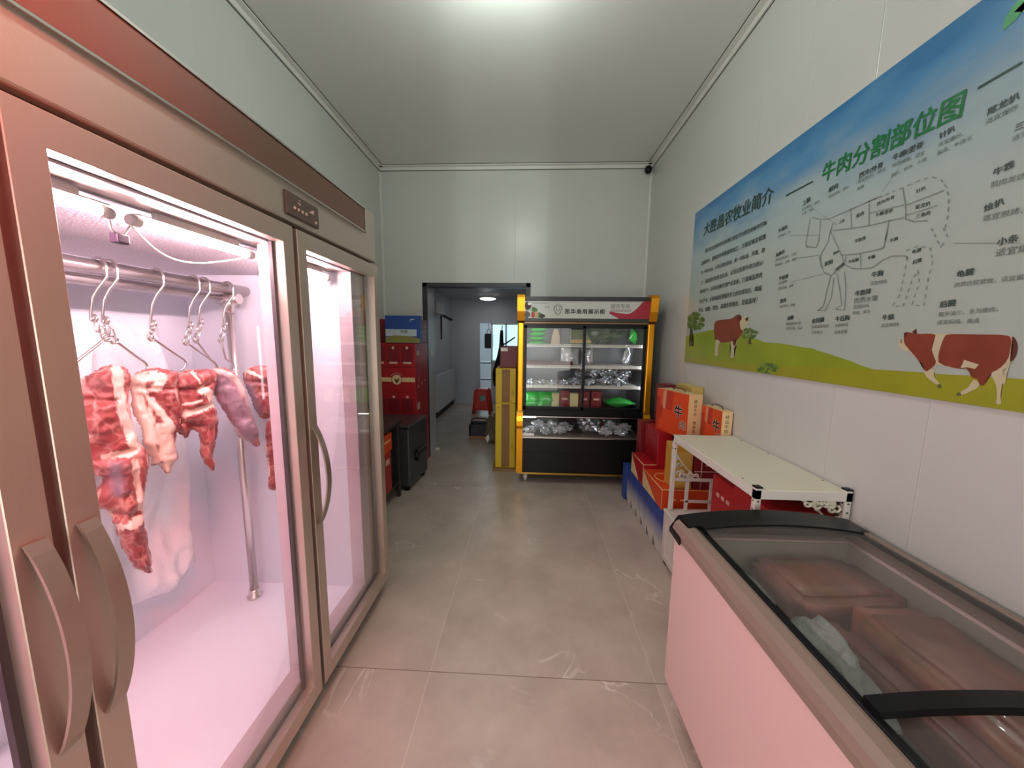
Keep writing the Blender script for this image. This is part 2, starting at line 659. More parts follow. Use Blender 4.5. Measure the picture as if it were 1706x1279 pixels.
_b.inputs['Roughness'].default_value = 0.55
_b.inputs['Transmission Weight'].default_value = 1.0
_b.inputs['IOR'].default_value = 1.1
obj('frosted_pane', B().box(-0.83, 0.38, YF2+0.02, YF2+0.026, 1.01, 1.83), frosted, w2)
# what is seen past the narrow gap: a white washroom lit by the yard
struct('wall_outside', B().box(-2.4, 1.4, 11.0, 11.1, 0, 3.2).box(-2.0, -1.9, YF2+0.1, 11, 0, 3).box(1.3, 1.4, YF2+0.1, 11, 0, 3), mat('yard_wall', 'd4dadc', rough=0.6))
# downlight of the far room
t = thing('ceiling_lamp', 'round white ceiling lamp glowing in the far room beyond the doorway', 'lamp', (-0.85, 7.4, 2.40))
obj('lamp_rim', B().lathe([(0.10, 0.0), (0.13, -0.05), (0.175, -0.075), (0.17, -0.08), (0.15, -0.06)], (-0.85, 7.4, 2.40), 32), M['white'], t)
obj('diffuser', B().lathe([(0.0, -0.11), (0.08, -0.105), (0.14, -0.09), (0.168, -0.07)], (-0.85, 7.4, 2.40), 32),
    mat('lamp_glow_far', 'ffffff', emit=(1, 1, 1), emit_s=BACK_W), t)
# lamp of the shop itself, just above the picture
LX, LY, LZ = -0.15, 1.92, 3.33
t = thing('ceiling_lamp', 'round white globe lamp hanging from the shop ceiling above the aisle', 'lamp', (LX, LY, LZ))
obj('ceiling_rose', B().lathe([(0.06, 0.0), (0.055, -0.02), (0.012, -0.03), (0.010, -0.05), (0.035, -0.06), (0.04, -0.10)], (LX, LY, ZC), 24), M['white'], t)
obj('globe', B().lathe([(0.075*sin(pi*k/14), 0.075*cos(pi*k/14)) for k in range(15)], (LX, LY, LZ), 24),
    mat('lamp_glow_shop', 'ffffff', emit=(0.90, 1.0, 0.90), emit_s=ROOM_W), t)
# added unseen light between two screens behind the camera: its beam lies as a strip on ceiling and back wall
AX, AY = -0.11, -0.50
t = thing('beam_helper', 'added unseen upright strip light between two blinders behind the viewer', 'lamp', (AX, AY, 1.9))
cheek = B()
for sx, ang in ((-1, 0.1586), (1, 0.068)):
    x0, x1 = AX+sx*0.014, AX+sx*ang*0.36
    if sx > 0:
        x1 = AX+ang*0.36
    cheek.prism([(x0, AY, 1.9), (x1, AY+0.36, 1.9), (x1+sx*0.004, AY+0.36, 1.9), (x0+sx*0.004, AY, 1.9)], (0, 0, 0.62))
cheek.box(AX-0.03, AX+0.03, AY-0.03, AY-0.015, 1.9, 2.52)
cheek.prism([(AX-0.02, AY-0.03, 1.89), (AX+0.02, AY-0.03, 1.89), (AX+0.03, AY+0.36, 1.89), (AX-0.065, AY+0.36, 1.89)], (0, 0, 0.01))
cheek.box(AX-0.01, AX+0.01, AY-0.03, AY-0.015, 2.52, ZC)
obj('beam_blinder', cheek, M['blackm'], t)
obj('tube', B().tube([(AX, AY, 1.93), (AX, AY, 2.49)], 0.006, 8), mat('strip_glow', 'ffffff', emit=(0.95, 1.0, 0.97), emit_s=STRIP_W), t)
# security camera in the far corner of the ceiling
t = thing('security_camera', 'small black dome security camera in the upper corner of the back wall', 'camera', (XR-0.055, YB-0.055, ZC-0.06))
cx, cy, cz = XR-0.06, YB-0.06, ZC-0.056
obj('camera_base', B().lathe([(0.03, 0.0), (0.03, -0.015)], (cx, cy, cz), 20), M['blackm'], t)
obj('camera_dome', B().lathe([(0.036, -0.015), (0.04, -0.035), (0.034, -0.058), (0.018, -0.072), (0.0, -0.076)], (cx, cy, cz), 20), M['black'], t)

# things of the far room
hx = XL+0.014
t = thing('wall_radiator', 'long white panel radiator low on the left wall of the far room', 'radiator', (hx, 7.6, 0.1))
obj('radiator_panel', B().box(hx+0.02, hx+0.09, 6.5, 8.15, 0.12, 0.83, bev=0.012), mat('radiator_white', 'cfd2d6', rough=0.4), t)
obj('radiator_base', B().box(hx, hx+0.06, 6.55, 8.1, 0.0, 0.12), M['blackm'], t)
t = thing('air_conditioner', 'white wall air conditioner high on the left wall of the far room', 'air conditioner', (hx, 6.9, 1.95))
obj('case', B().box(hx, hx+0.13, 6.35, 6.98, 1.96, 2.19, bev=0.03), mat('ac_white', 'd6d8da', rough=0.4), t)
obj('louvre', B().box(hx+0.09, hx+0.135, 6.42, 6.92, 1.965, 1.99), M['white'], t)
tag(obj('refrigerant_pipe', B().tube([(hx+0.03, 7.0, 2.03), (hx+0.03, 7.12, 2.0), (hx+0.03, 7.6, 1.96), (hx+0.03, 8.15, 1.93)], 0.018)
        .tube([(hx+0.03, 7.1, 2.0), (hx+0.03, 7.1, 1.52), (hx+0.05, 7.0, 1.50)], 0.016), M['blackm']),
    'thin dark pipe running along the left wall of the far room below the air conditioner', 'pipe')

t = thing('plastic_stool', 'red plastic stool standing before the narrow gap in the far wall', 'stool', (-0.93, 7.2, 0))
sb = B()
sb.box(-1.06, -0.80, 7.07, 7.33, 0.47, 0.50, bev=0.012)
obj('seat', sb, mat('red_plastic', 'd0301f', rough=0.35), t)
for sx in (-1, 1):
    for sy in (-1, 1):
        q = B()
        xa, ya, xb, yb = -0.93+sx*0.12, 7.2+sy*0.12, -0.93+sx*0.17, 7.2+sy*0.17
        q.tube([(xa, ya, 0.475), (xb, yb, 0.0)], [0.035, 0.03], 6)
        obj('leg', q, mat('red_plastic_leg', 'c42c1d', rough=0.4), t)
ap = B()
ap.prism([(-1.06, 7.06, 0.475), (-0.80, 7.06, 0.475), (-0.745, 7.03, 0.07), (-1.115, 7.03, 0.07)], (0, 0.01, 0))
obj('apron', ap, mat('red_plastic_apron', 'c42c1d', rough=0.4), t)
obj('sticker', B().box(-0.955, -0.86, 7.04, 7.052, 0.27, 0.37), mat('blue_sticker', '6d9aa8', rough=0.5), t)

# dark basket and brown sack on the floor of the passage
t = thing('basket', 'small dark basket with a handle on the floor beyond the doorway', 'basket', (-0.74, 5.35, 0))
bk = B()
bk.box(-0.88, -0.60, 5.22, 5.48, 0.0, 0.05, 1, bev=0.01)
bk.box(-0.88, -0.86, 5.22, 5.48, 0.05, 0.22).box(-0.62, -0.60, 5.22, 5.48, 0.05, 0.22)
bk.box(-0.88, -0.60, 5.22, 5.24, 0.05, 0.22).box(-0.88, -0.60, 5.46, 5.48, 0.05, 0.22)
obj('body', bk, [mat('dark_weave', '2f2a33', rough=0.7, noise_amt=0.3, noise_scale=60), M['brown']], t)
obj('handle', B().tube([(-0.87, 5.35, 0.22), (-0.86, 5.35, 0.27), (-0.82, 5.35, 0.30), (-0.66, 5.35, 0.30), (-0.62, 5.35, 0.27), (-0.61, 5.35, 0.22)], 0.009), M['blackm'], t)


def lump(name_m, c, rx, ry, rz, seed, amp=0.25, freq=3.0, mi=0, b=None, sub=4, squash=0.0):
    """soft irregular body resting on z = c.z"""
    bm = bmesh.new()
    bmesh.ops.create_icosphere(bm, subdivisions=sub, radius=1)
    for v in bm.verts:
        d = v.co.normalized()
        n = noise.noise(d*freq+Vector((seed*3.1, seed, 0)))
        n2 = noise.noise(d*freq*2.7+Vector((0, seed*1.7, 5)))
        k = 1+amp*n+amp*0.5*n2
        p = Vector((d.x*rx*k, d.y*ry*k, d.z*rz*k))
        p.z = max(p.z, -rz*(0.75-squash))
        v.co = p
    z0 = min(v.co.z for v in bm.verts)
    T = Matrix.Translation((c[0], c[1], c[2]-z0))
    b = b or B()
    b.bmesh(bm, mi, T, True)
    return b


t = thing('sack', 'crumpled brown sack leaning behind the yellow boxes beyond the doorway', 'sack', (-0.44, 5.1, 0))
obj('sack_body', lump('', (-0.44, 5.1, 0.0), 0.17, 0.16, 0.24, 3, 0.3), mat('sack_brown', '6e5c4c', rough=0.8, noise_amt=0.25, noise_scale=12), t)
obj('white_tag', B().prism([(-0.60, 4.96, 0.10), (-0.555, 4.95, 0.16), (-0.54, 4.95, 0.10), (-0.565, 4.96, 0.02)], (0, 0.004, 0)), M['label'], t)

t = thing('light_switch', 'small white light switch on the passage wall just inside the doorway', 'switch', (-1.249, 4.56, 1.33))
obj('plate', B().box(-1.25, -1.243, 4.52, 4.60, 1.29, 1.375, bev=0.003), M['label'], t)
obj('rocker', B().box(-1.243, -1.239, 4.54, 4.58, 1.305, 1.36, bev=0.002), M['white'], t)
solo('door_stop', B().box(-1.25, -1.20, 4.66, 4.70, 0.0, 0.03, bev=0.006), M['label'], 'tiny white door stop on the floor at the end of the passage wall', 'door stop')
# dark coat-like bundle before the frosted panes and the things past the gap
t = thing('black_apron', 'tall black cloth hanging in front of the frosted panes', 'apron', (-0.60, 7.95, 0.5))
pr = []
for k in range(11):
    z = 0.45+k*0.125
    wdt = [0.17, 0.175, 0.18, 0.175, 0.16, 0.13, 0.09, 0.06, 0.045, 0.04, 0.03][k]
    pr.append((z, wdt))
ab = B()
vs, fs = [], []
for z, wdt in pr:
    for j in range(12):
        a = 2*pi*j/12
        vs.append((-0.60+0.06*(z-0.6)*0.6*0+wdt*cos(a)*(1+0.15*sin(3*a+z*7)), 7.95+0.05*sin(a), z))
for i in range(len(pr)-1):
    for j in range(12):
        fs.append([i*12+j, i*12+(j+1) % 12, (i+1)*12+(j+1) % 12, (i+1)*12+j])
ab.add(vs, fs, 0, True)
obj('cloth', ab, M['blackm'], t)
obj('strap', B().tube([(-0.60, 7.95, 1.68), (-0.60, 8.1, 1.80), (-0.60, 8.195, 1.80)], 0.01), M['blackm'], t)
tag(obj('wash_counter', B().box(-1.47, -1.44, 9.17, 9.2, 0.9, 2.03).box(-0.6, -0.57, 9.17, 9.2, 0.9, 2.03).box(-1.47, -0.57, 9.17, 9.2, 2.0, 2.03).box(-1.5, -0.5, 9.2, 9.6, 0.86, 0.90).box(-1.45, -1.40, 9.25, 9.55, 0, 0.86).box(-0.6, -0.55, 9.25, 9.55, 0, 0.86).box(-1.45, -0.55, 9.25, 9.55, 0.42, 0.46), mat('counter_grey', '7d8084', rough=0.4, metal=0.4)),
    'grey steel counter with a hanging frame seen through the gap in the far wall', 'counter')
tag(obj('black_bag', B().box(-1.13, -0.93, 9.1, 9.25, 1.26, 1.64, bev=0.03).tube([(-1.08, 9.18, 1.63), (-1.05, 9.18, 1.74), (-1.0, 9.18, 1.74), (-0.97, 9.18, 1.63)], 0.008)
        .tube([(-1.03, 9.18, 1.74), (-1.03, 9.18, 2.0)], 0.006), M['black']),
    'black bag hanging in the bright narrow gap of the far wall', 'bag')

# ================================================================= glass-door meat fridge on the left
FX = -0.83                       # front of the doors
FY0, FY1 = -0.20, 1.975
IX, IY0, IY1, IZ0, IZ1 = -1.735, -0.12, 1.76, 0.165, 1.85
fr = thing('meat_fridge', 'tall stainless steel three-door glass fridge lit pink inside, hung with beef', 'fridge', (-1.3, 0.9, 0))
b = B()
BF = -0.878                      # front of the carcass behind the doors
b.box(-1.785, IX, FY0, FY1, 0.10, 1.93)                     # back
b.box(IX, BF, FY0, IY0, 0.10, 1.93)                         # near end
b.box(IX, BF, IY1, FY1, 0.10, 1.93)                         # far end
b.box(IX, BF, IY0, IY1, 0.10, IZ0)                          # bottom
b.box(IX, BF, IY0, IY1, IZ1, 1.93)                          # top
obj('carcass', b, M['steel2'], fr)
# white inner lining
b = B()
b.box(IX, IX+0.004, IY0, IY1, IZ0, IZ1)
b.box(IX, BF-0.03, IY0, IY0+0.004, IZ0, IZ1)
b.box(IX, BF-0.03, IY1-0.004, IY1, IZ0, IZ1)
b.box(IX, BF-0.03, IY0, IY1, IZ0, IZ0+0.004)
b.box(IX, BF-0.10, IY0, IY1, IZ1-0.004, IZ1)
lin = obj('lining', b, M['liner'], fr)
obj('ceiling_panel', B().box(IX+0.01, -1.02, IY0+0.01, IY1-0.01, 1.832, 1.846), mat('embossed_alu', 'd8d2da', rough=0.5, bump=0.5, bump_scale=120), fr)
# front frame of the carcass with its two posts
b = B()
for y0, y1 in ((IY0-0.02, IY0+0.03), (0.525, 0.60), (1.232, 1.305), (IY1-0.01, IY1+0.08)):
    b.box(BF-0.065, BF+0.004, y0, y1, IZ0-0.01, IZ1+0.02, bev=0.004)
b.box(BF-0.065, BF+0.004, IY0, IY1, 0.135, IZ0+0.03, bev=0.004)
b.box(BF-0.035, BF+0.004, IY0, IY1, IZ1-0.002, IZ1+0.05, bev=0.004)
obj('front_frame', b, mat('frame_steel', 'd5c6cc', rough=0.3, metal=0.35), fr)
# machine housing above the doors
b = B()
b.box(-1.785, FX-0.012, FY0, FY1, 1.935, 2.19, bev=0.006)
hd = obj('header', b, M['steel'], fr)
v = B()
v.box(FX-0.02, FX-0.004, FY0+0.1, 1.84, 2.065, 2.172, bev=0.003)
obj('vent_grille', v, M['vent'], fr)
v = B()
v.box(FX-0.014, FX-0.001, FY0+0.09, 1.848, 2.172, 2.178).box(FX-0.014, FX-0.001, FY0+0.09, 1.848, 2.059, 2.065).box(FX-0.014, FX-0.001, 1.84, 1.848, 2.059, 2.178)
obj('vent_trim', v, M['chrome'], fr)
cp = obj('control_panel', B().box(FX-0.014, FX-0.003, 1.245, 1.435, 1.955, 2.035, bev=0.006), mat('panel_brown', '5c4a42', rough=0.4), fr)
for yb_, zb_ in ((1.285, 1.985), (1.307, 1.985), (1.329, 1.985), (1.351, 1.985), (1.41, 1.972)):
    obj('button', B().lathe([(0.006, 0), (0.005, 0.003), (0, 0.0035)], (FX-0.003, yb_, zb_), 10, M=Matrix.Rotation(pi/2, 3, 'Y')), M['pink_label'], cp)
q = B()
fn = frame_fn((FX-0.0022, 1.30, 2.003), (0, 1, 0), (0, 0, 1))
q.poly([fn(0.0, 0.006), fn(0.022, 0.009), fn(0.02, 0.0), fn(0.012, 0.003)]).poly([fn(0.006, 0.016), fn(0.018, 0.018), fn(0.018, 0.013)])
obj('display_digit', q, M['pink_label'], cp)
q = B()
q.poly([fn(0.07, -0.004), fn(0.10, 0.012), fn(0.10, -0.004)])
obj('signal_bar', q, M['pink_label'], cp)
obj('plinth', B().box(-1.75, -0.90, FY0+0.03, FY1-0.03, 0.025, 0.10), M['blackm'], fr)
for x in (-1.70, -0.93):
    for y in (FY0+0.08, 0.9, FY1-0.09):
        obj('foot', B().lathe([(0.03, 0.0), (0.03, 0.012), (0.018, 0.016), (0.018, 0.04)], (x, y, 0), 14), M['black'], fr)

# doors
def door(y0, y1, hside):
    st, z0, z1 = 0.052, 0.085, 1.915
    b = B()
    xo, xi = FX, FX-0.036
    # one mitred ring: outer and inner rectangle, front and back, softened outer edge
    O = [(y0, z0), (y1, z0), (y1, z1), (y0, z1)]
    I = [(y0+st, z0+st+0.01), (y1-st, z0+st+0.01), (y1-st, z1-st-0.01), (y0+st, z1-st-0.01)]
    e = 0.0015
    def inset(R, d):
        return [(R[0][0]+d, R[0][1]+d), (R[1][0]-d, R[1][1]+d), (R[2][0]-d, R[2][1]-d), (R[3][0]+d, R[3][1]-d)]
    loops = [[(xi, *q) for q in O], [(xo-e, *q) for q in O], [(xo, *q) for q in inset(O, e)], [(xo, *q) for q in inset(I, -e)], [(xo-e, *q) for q in I], [(xi, *q) for q in I]]
    vs = [p for L in loops for p in L]
    b.add(vs, [[i*4+k, i*4+(k+1) % 4, ((i+1) % 6)*4+(k+1) % 4, ((i+1) % 6)*4+k] for i in range(6) for k in range(4)])
    d = obj('door', b, M['steel'], fr)
    obj('glass_pane', B().box(xi+0.008, xi+0.014, y0+st-0.005, y1-st+0.005, z0+st, z1-st), M['glass'], d)
    g = B()
    for (a, c, e, f) in ((y0+0.008, y0+st+0.004, z0+0.01, z1-0.01), (y1-st-0.012, y1-0.008, z0+0.01, z1-0.01),
                         (y0+0.02, y1-0.02, z0+0.01, z0+st+0.012), (y0+0.02, y1-0.02, z1-st-0.010, z1-0.01)):
        g.box(xi-0.012, xi+0.002, a, c, e, f)
    obj('gasket', g, mat('gasket_dark', '3a3138', rough=0.6), d)
    # bowed strap handle
    yh = y0+0.026 if hside < 0 else y1-0.026
    hw = 0.0145
    n = 22
    vs, fs = [], []
    for i in range(n):
        t = i/(n-1)
        z = 0.79+(1.19-0.79)*t
        out = 0.001+0.046*(1-(2*t-1)**2)**0.9
        for (dy, dx) in ((-hw, 0), (hw, 0), (hw, 0.006), (-hw, 0.006)):
            vs.append((xo+out+dx, yh+dy, z))
    for i in range(n-1):
        for k in range(4):
            fs.append([i*4+k, i*4+(k+1) % 4, (i+1)*4+(k+1) % 4, (i+1)*4+k])
    fs += [[3, 2, 1, 0], [4*n-4, 4*n-3, 4*n-2, 4*n-1]]
    h = B().add(vs, fs, 0, False)
    obj('handle', h, M['steel2'], d)
    return d


door(-0.165, 0.547, 1)
door(0.566, 1.262, -1)
door(1.284, 1.968, -1)

# pink tubes under the top
glow = mat('pink_tube', 'ffffff', emit=(1.0, 0.66, 0.70), emit_s=TUBE_W)
TX, TZ = -0.965, 1.812
for y0, y1 in ((-0.05, 0.36), (0.44, 0.805), (0.865, 1.225), (1.36, 1.70)):
    tb = obj('light_tube', B().tube([(TX, y0, TZ), (TX, y1, TZ)], 0.011, 10), glow, fr)
    q = B()
    for y in (y0, y1):
        q.tube([(TX, y-0.012, TZ), (TX, y+0.012, TZ)], 0.0125, 10)
    q.box(TX-0.014, TX+0.014, y0, y1, TZ+0.013, TZ+0.017)  # strip added over the tube to keep its light off the ceiling
    q.box(TX-0.008, TX+0.008, y0+0.05, y1-0.05, TZ+0.019, IZ1-0.004)
    obj('end_cap', q, M['white'], tb)
cb = []
for i in range(17):
    t = i/16
    cb.append((TX-0.06*sin(pi*t)-0.01, 0.865+0.36*t, TZ-0.008-0.05*sin(pi*t)))
obj('cable', B().tube(cb, 0.0028, 6)
, M['white'], fr)
obj('cable', B().tube([(TX, 0.81, TZ), (TX-0.015, 0.825, TZ-0.03), (TX-0.02, 0.85, TZ-0.045), (TX-0.005, 0.862, TZ-0.01)], 0.0025, 6), M['white'], fr)
obj('cable', B().tube([(TX, 1.71, TZ), (TX-0.03, 1.715, TZ-0.05), (TX-0.07, 1.71, TZ-0.055), (TX-0.09, 1.735, TZ-0.03)], 0.0028, 6), M['white'], fr)
obj('plug', B().box(TX-0.035, TX-0.012, 0.835, 0.862, TZ-0.058, TZ-0.035, bev=0.003), mat('plug_violet', '3f2a3d', rough=0.5), fr)

# hanging rails and their post
RX, RZ = -1.405, 1.752
b = B().tube([(RX, IY0+0.01, RZ), (RX, IY1-0.02, RZ)], 0.024, 16)
obj('rail', b, M['chrome'], fr)
b = B().tube([(RX-0.045, IY0+0.01, RZ-0.038), (RX-0.045, IY1-0.02, RZ-0.038)], 0.0195, 16)
obj('rail', b, M['chrome'], fr)
for y in (0.02, 0.99):
    obj('rail_bracket', B().box(RX-0.008, RX+0.008, y-0.012, y+0.012, RZ+0.015, 1.832), M['chrome'], fr)
PX, PY = -1.425, 1.655
obj('support_post', B().tube([(PX, PY, IZ0+0.006), (PX, PY, RZ-0.02)], 0.0185, 16)
    .lathe([(0.036, 0.0), (0.036, 0.006), (0.028, 0.014), (0.0245, 0.02), (0.0245, 0.045)], (PX, PY, IZ0+0.004), 18)
    .tube([(PX, PY, RZ-0.11), (PX, PY, RZ-0.03)], 0.0225, 14), M['chrome'], fr)
obj('post_joint', B().tube([(RX-0.07, PY, RZ-0.045), (RX+0.035, PY, RZ-0.045)], 0.024, 14)
    .tube([(RX-0.045, PY, RZ-0.06), (RX-0.045, PY+0.075, RZ-0.06)], 0.023, 14), M['chrome'], fr)

# frost grown over the evaporator on the back lining
ny, nz = 150, 90
vs, fs = [], []
Y0, Y1, Z0, Z1 = IY0+0.02, 1.60, 0.30, 1.62
for i in range(ny):
    for j in range(nz):
        y = Y0+(Y1-Y0)*i/(ny-1)
        t = j/(nz-1)
        zb = Z0+0.10*noise.noise(Vector((y*5, 3.3, 0)))+0.05*abs(sin(y*11))
        z = zb+(Z1-zb)*t
        rid = (1-abs(noise.noise(Vector((y*7.5, z*0.9, 1.7))))*2.2)*0.075+0.05*noise.noise(Vector((y*5, z*3.4, 8.1)))+0.035*noise.noise(Vector((y*15, z*1.3, 4)))+0.014*noise.noise(Vector((y*20, z*14, 2)))
        edge = min(1.0, (i/7.0), ((ny-1-i)/7.0), (j/7.0), (nz-1-j)/14.0)
        edge = sqrt(max(0.0, 1-(1-edge)**2))
        th = (0.07+rid)*edge*(0.35+0.65*min(1.0, (1-t)*2.2))
        vs.append((IX+0.005+max(0.0, th), y, z))
for i in range(ny-1):
    for j in range(nz-1):
        fs.append([i*nz+j, (i+1)*nz+j, (i+1)*nz+j+1, i*nz+j+1])
obj('frost', B().add(vs, fs, 0, True), M['frost'], fr)
obj('drain_pipe', B().tube([(IX+0.03, 1.255, 0.36), (IX+0.03, 1.255, 0.20)], 0.009, 8), M['groove'], fr)

# ----------------------------------------------------------------- meat hooks
def hookset(name, label, top, drop, eye, rod_end, tip, r=0.0042, chain=3):
    """top: y on the rail; the lower hook swings in the vertical plane given by its points"""
    y = top
    t = thing(name, label, 'hook', (RX, y, RZ-0.4), group='steel hooks on the fridge rail')
    up = []
    for k in range(13):
        a = radians(200-k*18)
        up.append((RX+0.030*cos(a), y-0.004*k/12, RZ+0.030*sin(a)))
    up += [(RX+0.031, y-0.006, RZ-0.03), (RX+0.012, y-0.02, RZ-0.07), (RX+0.002, y-0.03, RZ-drop*0.6), (RX-0.004, y-0.036, RZ-drop+0.012)]
    ex, ey, ez = RX, y-0.036, RZ-drop
    for k in range(9):
        a = radians(200+k*36)
        up.append((ex+0.011*cos(a), ey+0.003, ez+0.011*sin(a)))
    obj('upper_hook', B().tube(up, r, 8), M['chrome'], t)
    c = B()
    p0, p1 = Vector((ex, ey, ez-0.009)), Vector(eye)
    for i in range(chain):
        m = p0+(p1-p0)*((i+0.5)/chain)
        L = (p1-p0).length/chain*0.72
        ring = []
        for k in range(14):
            a = 2*pi*k/14
            q = Vector((0.009*cos(a), 0, L*sin(a))) if i % 2 == 0 else Vector((0, 0.009*cos(a), L*sin(a)))
            ring.append(m+q)
        c.tube(ring, 0.0028, 6, closed=True)
    obj('chain', c, M['chrome'], t)
    e, re, tp = Vector(eye), Vector(rod_end), Vector(tip)
    lo = []
    for k in range(8):
        a = radians(90+k*40)
        d = (re-e).normalized()
        lo.append(e+Vector((0, 0.012*cos(a), 0.012*sin(a))))
    lo += [e+(re-e)*0.1, e+(re-e)*0.5, re]
    # round bend down into the meat
    side = (re-e); side.z = 0
    side = side.normalized()
    depth = max(0.03, re.z-tp.z)
    for k in range(1, 8):
        a = pi*k/8
        lo.append(Vector((re.x+(tp.x-re.x)*k/8, re.y+(tp.y-re.y)*k/8, re.z+(tp.z-re.z)*k/8))+side*0.030*sin(a)+Vector((0, 0, 0)))
    lo.append(tp)
    obj('lower_hook', B().tube(lo, r, 8), M['chrome'], t)
    return t


def W(px, py, x=RX):
    return U(px, py, x=x)


hk = [
    ('hook nearest on the rail, carrying the big left cut of beef', 168, 0.165, (178, 562), (122, 606), (130, 632), 2),
    ('hook just behind the nearest one, half hidden by it', 186, 0.17, (190, 566), (230, 596), (240, 622), 2),
    ('second hook along, its rod bending right above the fatty middle cut', 262, 0.175, (252, 562), (296, 592), (300, 618), 3),
    ('bright hook over the middle, piercing the purple right-hand cut', 322, 0.175, (310, 570), (358, 604), (346, 634), 3),
    ('thin hook close behind the bright middle hook', 339, 0.16, (326, 566), (352, 600), (358, 625), 3),
    ('hook just left of the steel post inside the fridge', 378, 0.165, (368, 566), (376, 598), (386, 622), 3),
    ('farthest hook, right of the steel post at the door edge', 428, 0.165, (424, 566), (432, 588), (436, 618), 3),
]
for lab, px, dr, e, re, tp, ch in hk:
    xx = -1.465 if px in (186, 339) else RX
    yy = W(px, 470)[1]
    hookset('meat_hook', 'polished steel '+lab, yy, dr, W(*e, x=(RX+xx)/2), W(*re, x=xx), W(*tp, x=xx), chain=ch)

# ----------------------------------------------------------------- cuts of beef
def meat_mat():
    m = bpy.data.materials.new('raw_beef')
    m.use_nodes = True
    nt = m.node_tree
    b = nt.nodes['Principled BSDF']
    b.inputs['Roughness'].default_value = 0.38
    b.inputs['Subsurface Weight'].default_value = 0.0
    at = nt.nodes.new('ShaderNodeAttribute')
    at.attribute_name = 'flesh'
    sp = nt.nodes.new('ShaderNodeSeparateColor')
    nt.links.new(at.outputs['Color'], sp.inputs[0])
    tc = nt.nodes.new('ShaderNodeTexCoord')
    n = nt.nodes.new('ShaderNodeTexNoise'); n.inputs['Scale'].default_value = 14; n.inputs['Detail'].default_value = 6
    nt.links.new(tc.outputs['Object'], n.inputs['Vector'])
    r = nt.nodes.new('ShaderNodeValToRGB')
    r.color_ramp.elements[0].position = 0.32
    r.color_ramp.elements[1].position = 0.75
    r.color_ramp.elements[0].color = (*srgb('7d3036'), 1)
    r.color_ramp.elements[1].color = (*srgb('ad5c58'), 1)
    nt.links.new(n.outputs['Fac'], r.inputs['Fac'])
    # marbling: stretched fine streaks
    mp = nt.nodes.new('ShaderNodeMapping'); mp.inputs['Scale'].default_value = (30, 30, 9)
    nt.links.new(tc.outputs['Object'], mp.inputs['Vector'])
    n2 = nt.nodes.new('ShaderNodeTexNoise'); n2.inputs['Scale'].default_value = 1.0; n2.inputs['Detail'].default_value = 5; n2.inputs['Distortion'].default_value = 1.5
    nt.links.new(mp.outputs[0], n2.inputs['Vector'])
    mr = nt.nodes.new('ShaderNodeMapRange'); mr.inputs['From Min'].default_value = 0.54; mr.inputs['From Max'].default_value = 0.72; mr.inputs['To Max'].default_value = 0.7
    nt.links.new(n2.outputs['Fac'], mr.inputs['Value'])
    mx = nt.nodes.new('ShaderNodeMixRGB')
    nt.links.new(mr.outputs['Result'], mx.inputs[0]); nt.links.new(r.outputs['Color'], mx.inputs[1])
    mx.inputs[2].default_value = (*srgb('cf9a92'), 1)
    # thin pale membranes between the muscle bundles
    wp = nt.nodes.new('ShaderNodeTexNoise'); wp.inputs['Scale'].default_value = 9; wp.inputs['Detail'].default_value = 3
    nt.links.new(tc.outputs['Object'], wp.inputs['Vector'])
    wa = nt.nodes.new('ShaderNodeMixRGB'); wa.inputs[0].default_value = 0.16
    nt.links.new(tc.outputs['Object'], wa.inputs[1]); nt.links.new(wp.outputs['Color'], wa.inputs[2])
    ms = nt.nodes.new('ShaderNodeMapping'); ms.inputs['Scale'].default_value = (1, 1, 0.55)
    nt.links.new(wa.outputs[0], ms.inputs['Vector'])
    vo = nt.nodes.new('ShaderNodeTexVoronoi'); vo.feature = 'DISTANCE_TO_EDGE'; vo.inputs['Scale'].default_value = 20
    nt.links.new(ms.outputs[0], vo.inputs['Vector'])
    vr = nt.nodes.new('ShaderNodeMapRange'); vr.inputs['From Max'].default_value = 0.09; vr.inputs['To Min'].default_value = 0.62; vr.inputs['To Max'].default_value = 0.0
    nt.links.new(vo.outputs['Distance'], vr.inputs['Value'])
    vm = nt.nodes.new('ShaderNodeMath'); vm.operation = 'MULTIPLY'
    nt.links.new(vr.outputs['Result'], vm.inputs[0]); nt.links.new(n.outputs['Fac'], vm.inputs[1])
    mv = nt.nodes.new('ShaderNodeMixRGB')
    nt.links.new(vm.outputs[0], mv.inputs[0]); nt.links.new(mx.outputs[0], mv.inputs[1])
    mv.inputs[2].default_value = (*srgb('e0b4aa'), 1)
    mx = mv
    # fat, broken up by noise
    ad = nt.nodes.new('ShaderNodeMath'); ad.operation = 'ADD'
    s2 = nt.nodes.new('ShaderNodeMath'); s2.operation = 'MULTIPLY_ADD'
    s2.inputs[1].default_value = 1.7; s2.inputs[2].default_value = -0.85
    nt.links.new(n2.outputs['Fac'], s2.inputs[0])
    nt.links.new(sp.outputs[0], ad.inputs[0]); nt.links.new(s2.outputs[0], ad.inputs[1])
    m2 = nt.nodes.new('ShaderNodeMapRange'); m2.inputs['From Min'].default_value = 0.35; m2.inputs['From Max'].default_value = 0.62
    nt.links.new(ad.outputs[0], m2.inputs['Value'])
    mf = nt.nodes.new('ShaderNodeMixRGB')
    nt.links.new(m2.outputs['Result'], mf.inputs[0]); nt.links.new(mx.outputs[0], mf.inputs[1])
    mf.inputs[2].default_value = (*srgb('ecd2c4'), 1)
    mpu = nt.nodes.new('ShaderNodeMixRGB')
    nt.links.new(sp.outputs[1], mpu.inputs[0]); nt.links.new(mf.outputs[0], mpu.inputs[1])
    mpu.inputs[2].default_value = (*srgb('8f7684'), 1)
    nt.links.new(mpu.outputs[0], b.inputs['Base Color'])
